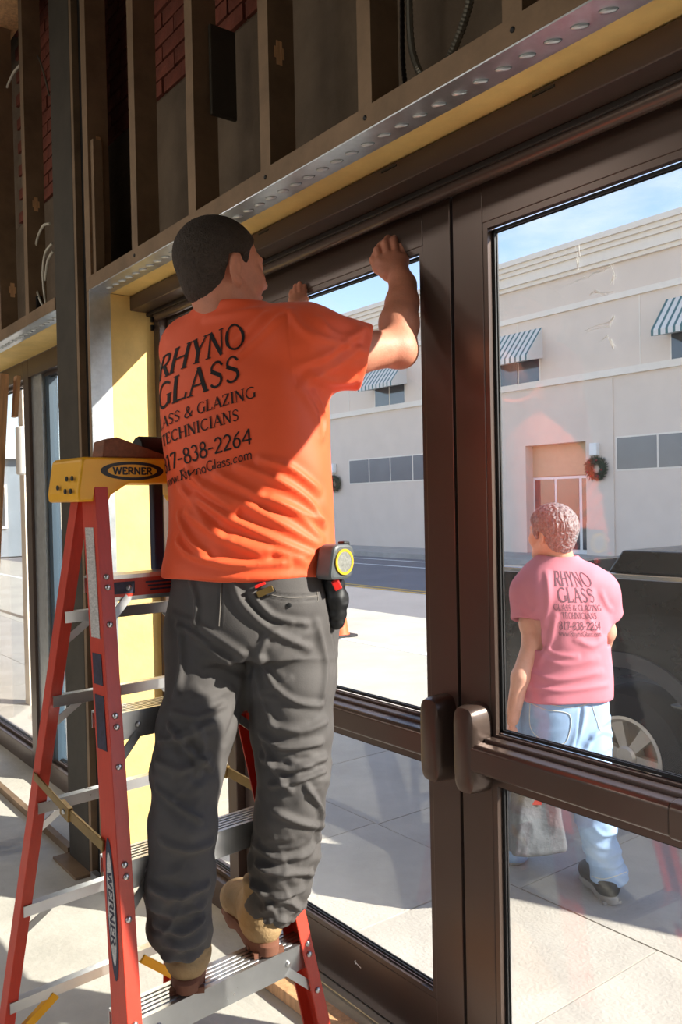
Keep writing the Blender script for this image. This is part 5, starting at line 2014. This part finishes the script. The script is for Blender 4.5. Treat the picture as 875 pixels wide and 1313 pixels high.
# things on the worker's belt and pockets
tc_ = dep(432, 720, 1.965)
up = np.array([0, 0, 1.0])
ax_t = az(10)                                    # round face turned to the right
ftp = np.cross(up, ax_t)
tl = np.array([0, 0, 1.0]) * .97 + ftp * .2
tape = thing('tape_measure', tc_ - np.array([0, 0, .045]), 'dark grey tape measure with yellow-ringed face clipped on the belt', 'tape measure')
prof = []
for k in range(36):
    t = 2 * math.pi * k / 36
    x, y = math.cos(t), math.sin(t)
    ex = .38 if (x < 0 or y < 0) else .8
    prof.append((.038 * math.copysign(abs(x) ** ex, x), .042 * math.copysign(abs(y) ** ex, y)))
mat('tape_grey', S(84, 88, 90), 0.45, 0, var=0.1)
mat('tape_yellow', S(214, 172, 36), 0.4)
mat('tape_face', S(132, 132, 126), 0.4, 0, var=0.4, vscale=120)
b_, f_ = tc_ - ax_t * .03, tc_ + ax_t * .022
obj('case', MB().extrude(prof, b_, f_, ftp, tl / np.linalg.norm(tl)), 'tape_grey', tape, bevel=0.007)
obj('ring', MB().lathe([(.030, 0), (.030, .003), (.024, .003), (.024, 0)], f_ + ax_t * .001, ax_t, 32), 'tape_yellow', tape, auto=True)
obj('face', MB().lathe([(.024, 0), (.024, .002), (.01, .0026)], f_ + ax_t * .0012, ax_t, 32), 'tape_face', tape, auto=True)
obj('thumb_lock', MB().obox(tc_ + ftp * .03 + np.array([0, 0, .038]) - ax_t * .004, ax_t, ftp, up, (.011, .01, .008)), 'black', tape, bevel=0.003)
# red hook and black glove hanging under it
gl = thing('work_glove', dep(430, 775, 2.0) - np.array([0, 0, .08]), 'black work glove hanging from the trouser pocket below the tape measure', 'glove')
Fg = Field(dep(430, 770, 2.0) - .12, dep(430, 770, 2.0) + .12, 0.004)
Fg.ell(dep(428, 748, 1.99), (R_, U_, F_), (.022, .035, .03), 0.01)
Fg.chain([(dep(428, 745, 1.995), .020), (dep(432, 768, 1.99), .024), (dep(433, 785, 1.99), .021)], 0.012)
for a, b in (((428, 785), (426, 798)), ((433, 788), (432, 803)), ((437, 785), (436.5, 800)), ((436, 765), (441, 776))):
    Fg.cone(dep(a[0], a[1], 1.99), dep(b[0], b[1], 1.985), .011, .009, 0.006)
V, Q = Fg.mesh()
V = smooth_mesh(V, Q, 1)
V = V + vnormals(V, Q) * ((ridged(V * 40) - .5) * .006)[:, None]
cloth('glove', V, Q, 'black', gl)
mat('hook_red', S(232, 40, 34), 0.5)
obj('red_cuff', MB().obox(dep(432, 750, 1.955), R_ + U_ * .5, U_ - R_ * .5, F_, (.009, .012, .006)), 'hook_red', gl, bevel=0.002)
# folding knife in the back pocket
kp = hit_px(wk_tree, 338, 754)
if kp is not None:
    tow = (CAM - kp) / np.linalg.norm(CAM - kp)
    kx = R_ * .88 + U_ * .38
    kx /= np.linalg.norm(kx)
    ky = np.cross(tow, kx)
    kn = thing('utility_knife', kp, 'metal utility knife with a red edge sticking out of the back pocket', 'knife')
    obj('handle', MB().obox(kp + tow * .004 - U_ * .008 + R_ * .004, kx, ky, tow, (.02, .0075, .006)), 'brass_zinc', kn, bevel=0.002)
    obj('red_edge', MB().obox(kp + tow * .006 + ky * .004 - R_ * .006 + U_*.003, kx, ky, tow, (.013, .0035, .005)), 'hook_red', kn, bevel=0.001)
    obj('blade', MB().obox(kp + tow * .008 + R_ * .016 - U_ * .008, kx, ky, tow, (.012, .006, .0015)), 'chrome', kn)
# ------------------------------------------------------------------ the person walking on the pavement
def walker():
    D = dep
    T = 3.62
    Fd = Field((-2.85, 2.6, 0.62), (-1.9, 3.45, 1.72), 0.0052)
    FA = 146
    Fd.loft([(D(722, 900, T), .14, .1, FA), (D(722, 790, T), .15, .1, FA), (D(720, 745, T), .15, .09, FA)], 0.0, 2.2)
    W, A = head_field(Fd, D(708, 684, T), 176, 2, 0, .94, D(718, 722, T), .060)
    Fd.chain([(D(682, 752, T + .05), .055), (D(681, 800, T + .0), .047), (D(684, 824, T - .03), .043), (D(668, 868, T - .06), .038), (D(657, 922, T - .06), .029)], 0.02)
    # left hand closed on the bag handle
    hl = D(656, 948, T - .05)
    for k in range(4):
        o = F_ * (.02 * (k - 1.5))
        Fd.cone(D(656, 934, T - .04) + o * .7, hl + o, .018, .012, 0.008)
        Fd.chain([(hl + o, .0115), (hl + o + R_ * .018 - U_ * .024, .0105), (hl + o + R_ * .034 - U_ * .010, .0095)], 0.004)
    Fd.chain([(D(658, 934, T - .04) - F_ * .03, .014), (hl - F_ * .036 + R_ * .02, .011), (hl - F_ * .026 + R_ * .03 - U_ * .01, .0095)], 0.005)
    Fd.chain([(D(766, 752, T - .02), .055), (D(776, 810, T + .05), .045), (D(770, 835, T + .14), .04), (D(752, 870, T + .3), .034), (D(744, 885, T + .36), .028)], 0.02)
    hr = D(741, 892, T + .40)
    for k in range(4):
        o = R_ * (.016 * (k - 1.5))
        Fd.chain([(D(744, 886, T + .37) + o * .6, .017), (hr + o, .0125), (hr + o - U_ * .03 + F_ * .01, .0105), (hr + o - U_ * .05 - F_ * .01, .009)], 0.006)
    Fd.chain([(D(744, 886, T + .37), .016), (hr + R_ * .045 + U_ * .0, .011), (hr + R_ * .05 - U_ * .025, .0095)], 0.006)
    V, Q = Fd.mesh()
    V = smooth_mesh(V, Q, 1, .4)
    base = (-2.16, 2.98, ZP)
    body = cloth('person', V, Q, 'skin_pale', None, base)
    tag(body, 'grey-haired person in a pink shirt and blue jeans walking on the pavement outside', 'person')
    line = [(-.2, -.085), (-.09, -.088), (-.05, -.07), (-.036, -.04), (-.03, .01), (.004, .016), (.01, -.02), (.028, -.02), (.036, .03), (.055, .05), (.075, .065), (.12, .1), (.2, .12)]
    hair_cap('hair', W, A, line, 0.014, 'hair_grey', body, .94, 0.0030, 0.008)
    # shirt
    Fs = Field((-2.85, 2.55, 0.70), (-1.9, 3.5, 1.5), 0.006)
    secs = [(D(723, 894, T), .203, .155, FA), (D(725, 870, T), .195, .15, FA), (D(728, 830, T), .178, .142, FA), (D(727, 790, T), .186, .142, FA), (D(723, 760, T), .2, .135, FA), (D(720, 740, T), .175, .115, FA), (D(717, 722, T), .12, .085, FA), (D(716, 711, T), .075, .072, FA)]
    Fs.loft(secs, 0.0, 2.3)
    for pts in (((692, 745, T + .03), (682, 758, T + .04), (677, 797, T + .01)), ((752, 748, T - .01), (766, 758, T - .01), (778, 792, T + .03))):
        a, b, c = [D(*p) for p in pts]
        Fs.cone(a, b, .085, .083, 0.04)
        Fs.cone(b, c + (c - b) * .3, .08, .07, 0.035)
        Fs.plane_cut(c, c - b, c - np.array([.1, .1, .1]), c + np.array([.1, .1, .1]))
        Fs.cone(c - (c - b) * .35, c + (c - b) * .5, .058, .063, 0.003, sub=True)
    nk = D(717, 716, T)
    Fs.cone(nk + np.array([0, 0, -.03]), nk + np.array([0, 0, .1]), .062, .07, 0.005, sub=True)
    V, Q = Fs.mesh()
    V = smooth_mesh(V, Q, 2, .5)
    N = vnormals(V, Q)
    tr0 = bvh(V, Q)
    S_ = []
    for pts in ([(702, 735), (704, 770), (698, 800)], [(712, 790), (705, 825), (690, 850)], [(760, 760), (755, 790), (768, 815)], [(690, 838), (720, 852), (765, 845)], [(680, 862), (715, 872), (770, 862)],
                [(675, 880), (720, 886), (778, 878)], [(740, 820), (760, 828), (774, 820)], [(668, 770), (680, 785), (692, 780)], [(690, 815), (710, 838), (740, 842)], [(772, 760), (778, 775), (784, 782)]):
        S_.append((pts, rnd.uniform(.006, .010), rnd.uniform(.012, .018)))
    V = folds(V, Q, N, tr0, S_)
    V = V + N * ((noise3(V * np.array([8, 8, 6.])) - .5) * .016)[:, None]
    tree = bvh(V, Q)
    shirt = cloth('shirt', V, Q, 'shirt_pink', body)
    zc = [q[0] for q in secs]

    def axis_fn(z):
        zs_ = [p[2] for p in zc]
        return np.array([np.interp(z, zs_, [p[0] for p in zc]), np.interp(z, zs_, [p[1] for p in zc]), z])
    zz = [D(745, y, T - .13)[2] for y in (743, 763, 779, 789, 802, 812)]
    lines = [('RHYNO', zz[0], .058, 0), ('GLASS', zz[1], .058, 0), ('GLASS & GLAZING', zz[2], .025, 0), ('TECHNICIANS', zz[3], .025, 0), ('817-838-2264', zz[4], .034, 0), ('www.RhynoGlass.com', zz[5], .022, 0)]
    wrap_text(lines, tree, axis_fn, FA - 180 + 4, 1, .19, 0.0, 'lettering', 'print_faded', shirt, .0014, -.04)
    # jeans
    Ft = Field((-2.85, 2.45, -0.05), (-1.75, 3.6, 0.85), 0.006)
    Ft.loft([(D(724, 960, T), .185, .14, FA), (D(724, 930, T), .195, .148, FA), (D(723, 900, T), .188, .14, FA), (D(722, 880, T), .18, .132, FA)], 0.0, 2.3)
    rl = [(D(752, 945, T - .03), .098), (D(757, 1000, T - .1), .092), (D(765, 1050, T - .16), .075), (D(772, 1090, T - .14), .064), (D(781, 1118, T - .11), .066), (D(782, 1127, T - .1), .066)]
    ll = [(D(694, 945, T + .05), .098), (D(684, 1000, T + .12), .090), (D(672, 1055, T + .2), .072), (D(662, 1085, T + .26), .066), (D(659, 1096, T + .28), .062)]
    for ch in (rl, ll):
        Ft.chain(ch, 0.03)
        a, b = ch[-2][0], ch[-1][0]
        d = (b - a) / np.linalg.norm(b - a)
        Ft.plane_cut(b, np.array([d[0] * .3, d[1] * .3, -1]), b - .12, b + np.array([.12, .12, .04]))
        Ft.cone(b + np.array([0, 0, .05]), b - np.array([0, 0, .08]), ch[-1][1] - .008, ch[-1][1] - .006, 0.003, sub=True)
    V, Q = Ft.mesh()
    V = smooth_mesh(V, Q, 2, .5)
    N = vnormals(V, Q)
    tr0 = bvh(V, Q)
    S_ = []
    for pts in ([(752, 905), (745, 935), (732, 965)], [(783, 920), (765, 940), (752, 962)], [(760, 1060), (775, 1072), (790, 1066)], [(755, 1088), (775, 1098), (800, 1090)], [(757, 1105), (780, 1112), (804, 1104)],
                [(748, 1020), (765, 1032), (785, 1025)], [(735, 960), (760, 968), (785, 955)], [(762, 945), (775, 938), (788, 942)], [(758, 1078), (770, 1086), (785, 1082)]):
        S_.append((pts, rnd.uniform(.008, .012), rnd.uniform(.012, .016)))
    S_.append(([(746, 905), (742, 940), (732, 975)], -.008, .008))
    V = folds(V, Q, N, tr0, S_)
    low = np.clip((.45 - V[:, 2]) / .2, 0, 1)
    V = V + N * ((ridged(np.stack([V[:, 0] * 7, V[:, 1] * 7, V[:, 2] * 24], 1)) - .5) * (.003 + .011 * low))[:, None]
    tree = bvh(V, Q)
    je = cloth('jeans', V, Q, 'jeans_blue', body)
    st = MB()
    for pts in ([(680, 901), (700, 910), (731, 917), (727, 950), (712, 953), (690, 945), (680, 930), (680, 901)], [(760, 905), (766, 925), (772, 938), (785, 930)], [(664, 893), (720, 906), (745, 905), (780, 892)], [(754, 1121), (775, 1127), (804, 1118)]):
        A_ = [hit_px(tree, a, b) for a, b in spline(pts, 6)]
        A_ = [a + (CAM - a) / np.linalg.norm(CAM - a) * .001 for a in A_ if a is not None]
        ok = [A_[0]]
        for a in A_[1:]:
            if np.linalg.norm(a - ok[-1]) < .1:
                ok.append(a)
        if len(ok) > 1:
            st.tube(ok, .0018, 5)
    obj('stitching', st, 'stitch_blue', je)
    fh = onZ(788, 1162, ZP)
    boot('boot', (fh[0], fh[1], ZP), 150, 'boot_black', 'sole_grey', body, .29, .11)
    p = ll[-1][0]
    boot('boot', (p[0] + .06, p[1] - .04, ZP), 150, 'boot_black', 'sole_grey', body, .29, .11)
    return body, hl


m2, bag_hand = walker()
# tool bag in the left hand
mat('bag_grey', S(80, 84, 90), 0.7, 0, var=0.25, vscale=14, bump=0.3, bscale=60)
bc = dep(672, 1032, 3.5)
bg = thing('tool_bag', bc - np.array([0, 0, .11]), 'scuffed grey tool bag with a red tag carried by the walking person', 'bag')
fx = az(150)
sx = np.cross(fx, (0, 0, 1.0))
Fb = Field(bc - .32, bc + .32, 0.006)


def bag_fn(X, Y, Z):
    x, y, z = X - bc[0], Y - bc[1], Z - bc[2]
    a = np.abs(x * fx[0] + y * fx[1])
    b = np.abs(x * sx[0] + y * sx[1])
    w = np.clip((z + .12) / .24, 0, 1)
    qa, qb, qz = a - (.17 - .015 * w), b - (.095 - .04 * w), np.abs(z) - .115
    return np.sqrt(np.maximum(qa, 0) ** 2 + np.maximum(qb, 0) ** 2 + np.maximum(qz, 0) ** 2) + np.minimum(np.maximum(qa, np.maximum(qb, qz)), 0) - .02


Fb.union(bag_fn, bc - .3, bc + .3, 0.0)
V, Q = Fb.mesh()
V = smooth_mesh(V, Q, 2)
V = V + vnormals(V, Q) * ((ridged(V * 13) - .5) * .016)[:, None]
btree = bvh(V, Q)
cloth('bag_body', V, Q, 'bag_grey', bg)
hp = [bc + fx * .1 + np.array([0, 0, .12]), bc + fx * .06 + np.array([0, 0, .2]), bag_hand + np.array([0, 0, -.022]) + fx * .03, bag_hand + np.array([0, 0, -.022]) - fx * .03, bc - fx * .06 + np.array([0, 0, .2]), bc - fx * .1 + np.array([0, 0, .12])]
obj('handle', MB().tube(spline(hp, 6), .009, 8), 'black', bg, auto=True)
tp = hit_px(btree, 689, 1029)
if tp is not None:
    tw = (CAM - tp) / np.linalg.norm(CAM - tp)
    obj('red_tag', MB().obox(tp + tw * .003, R_, U_, F_, (.018, .009, .002)), 'berry_red', bg)
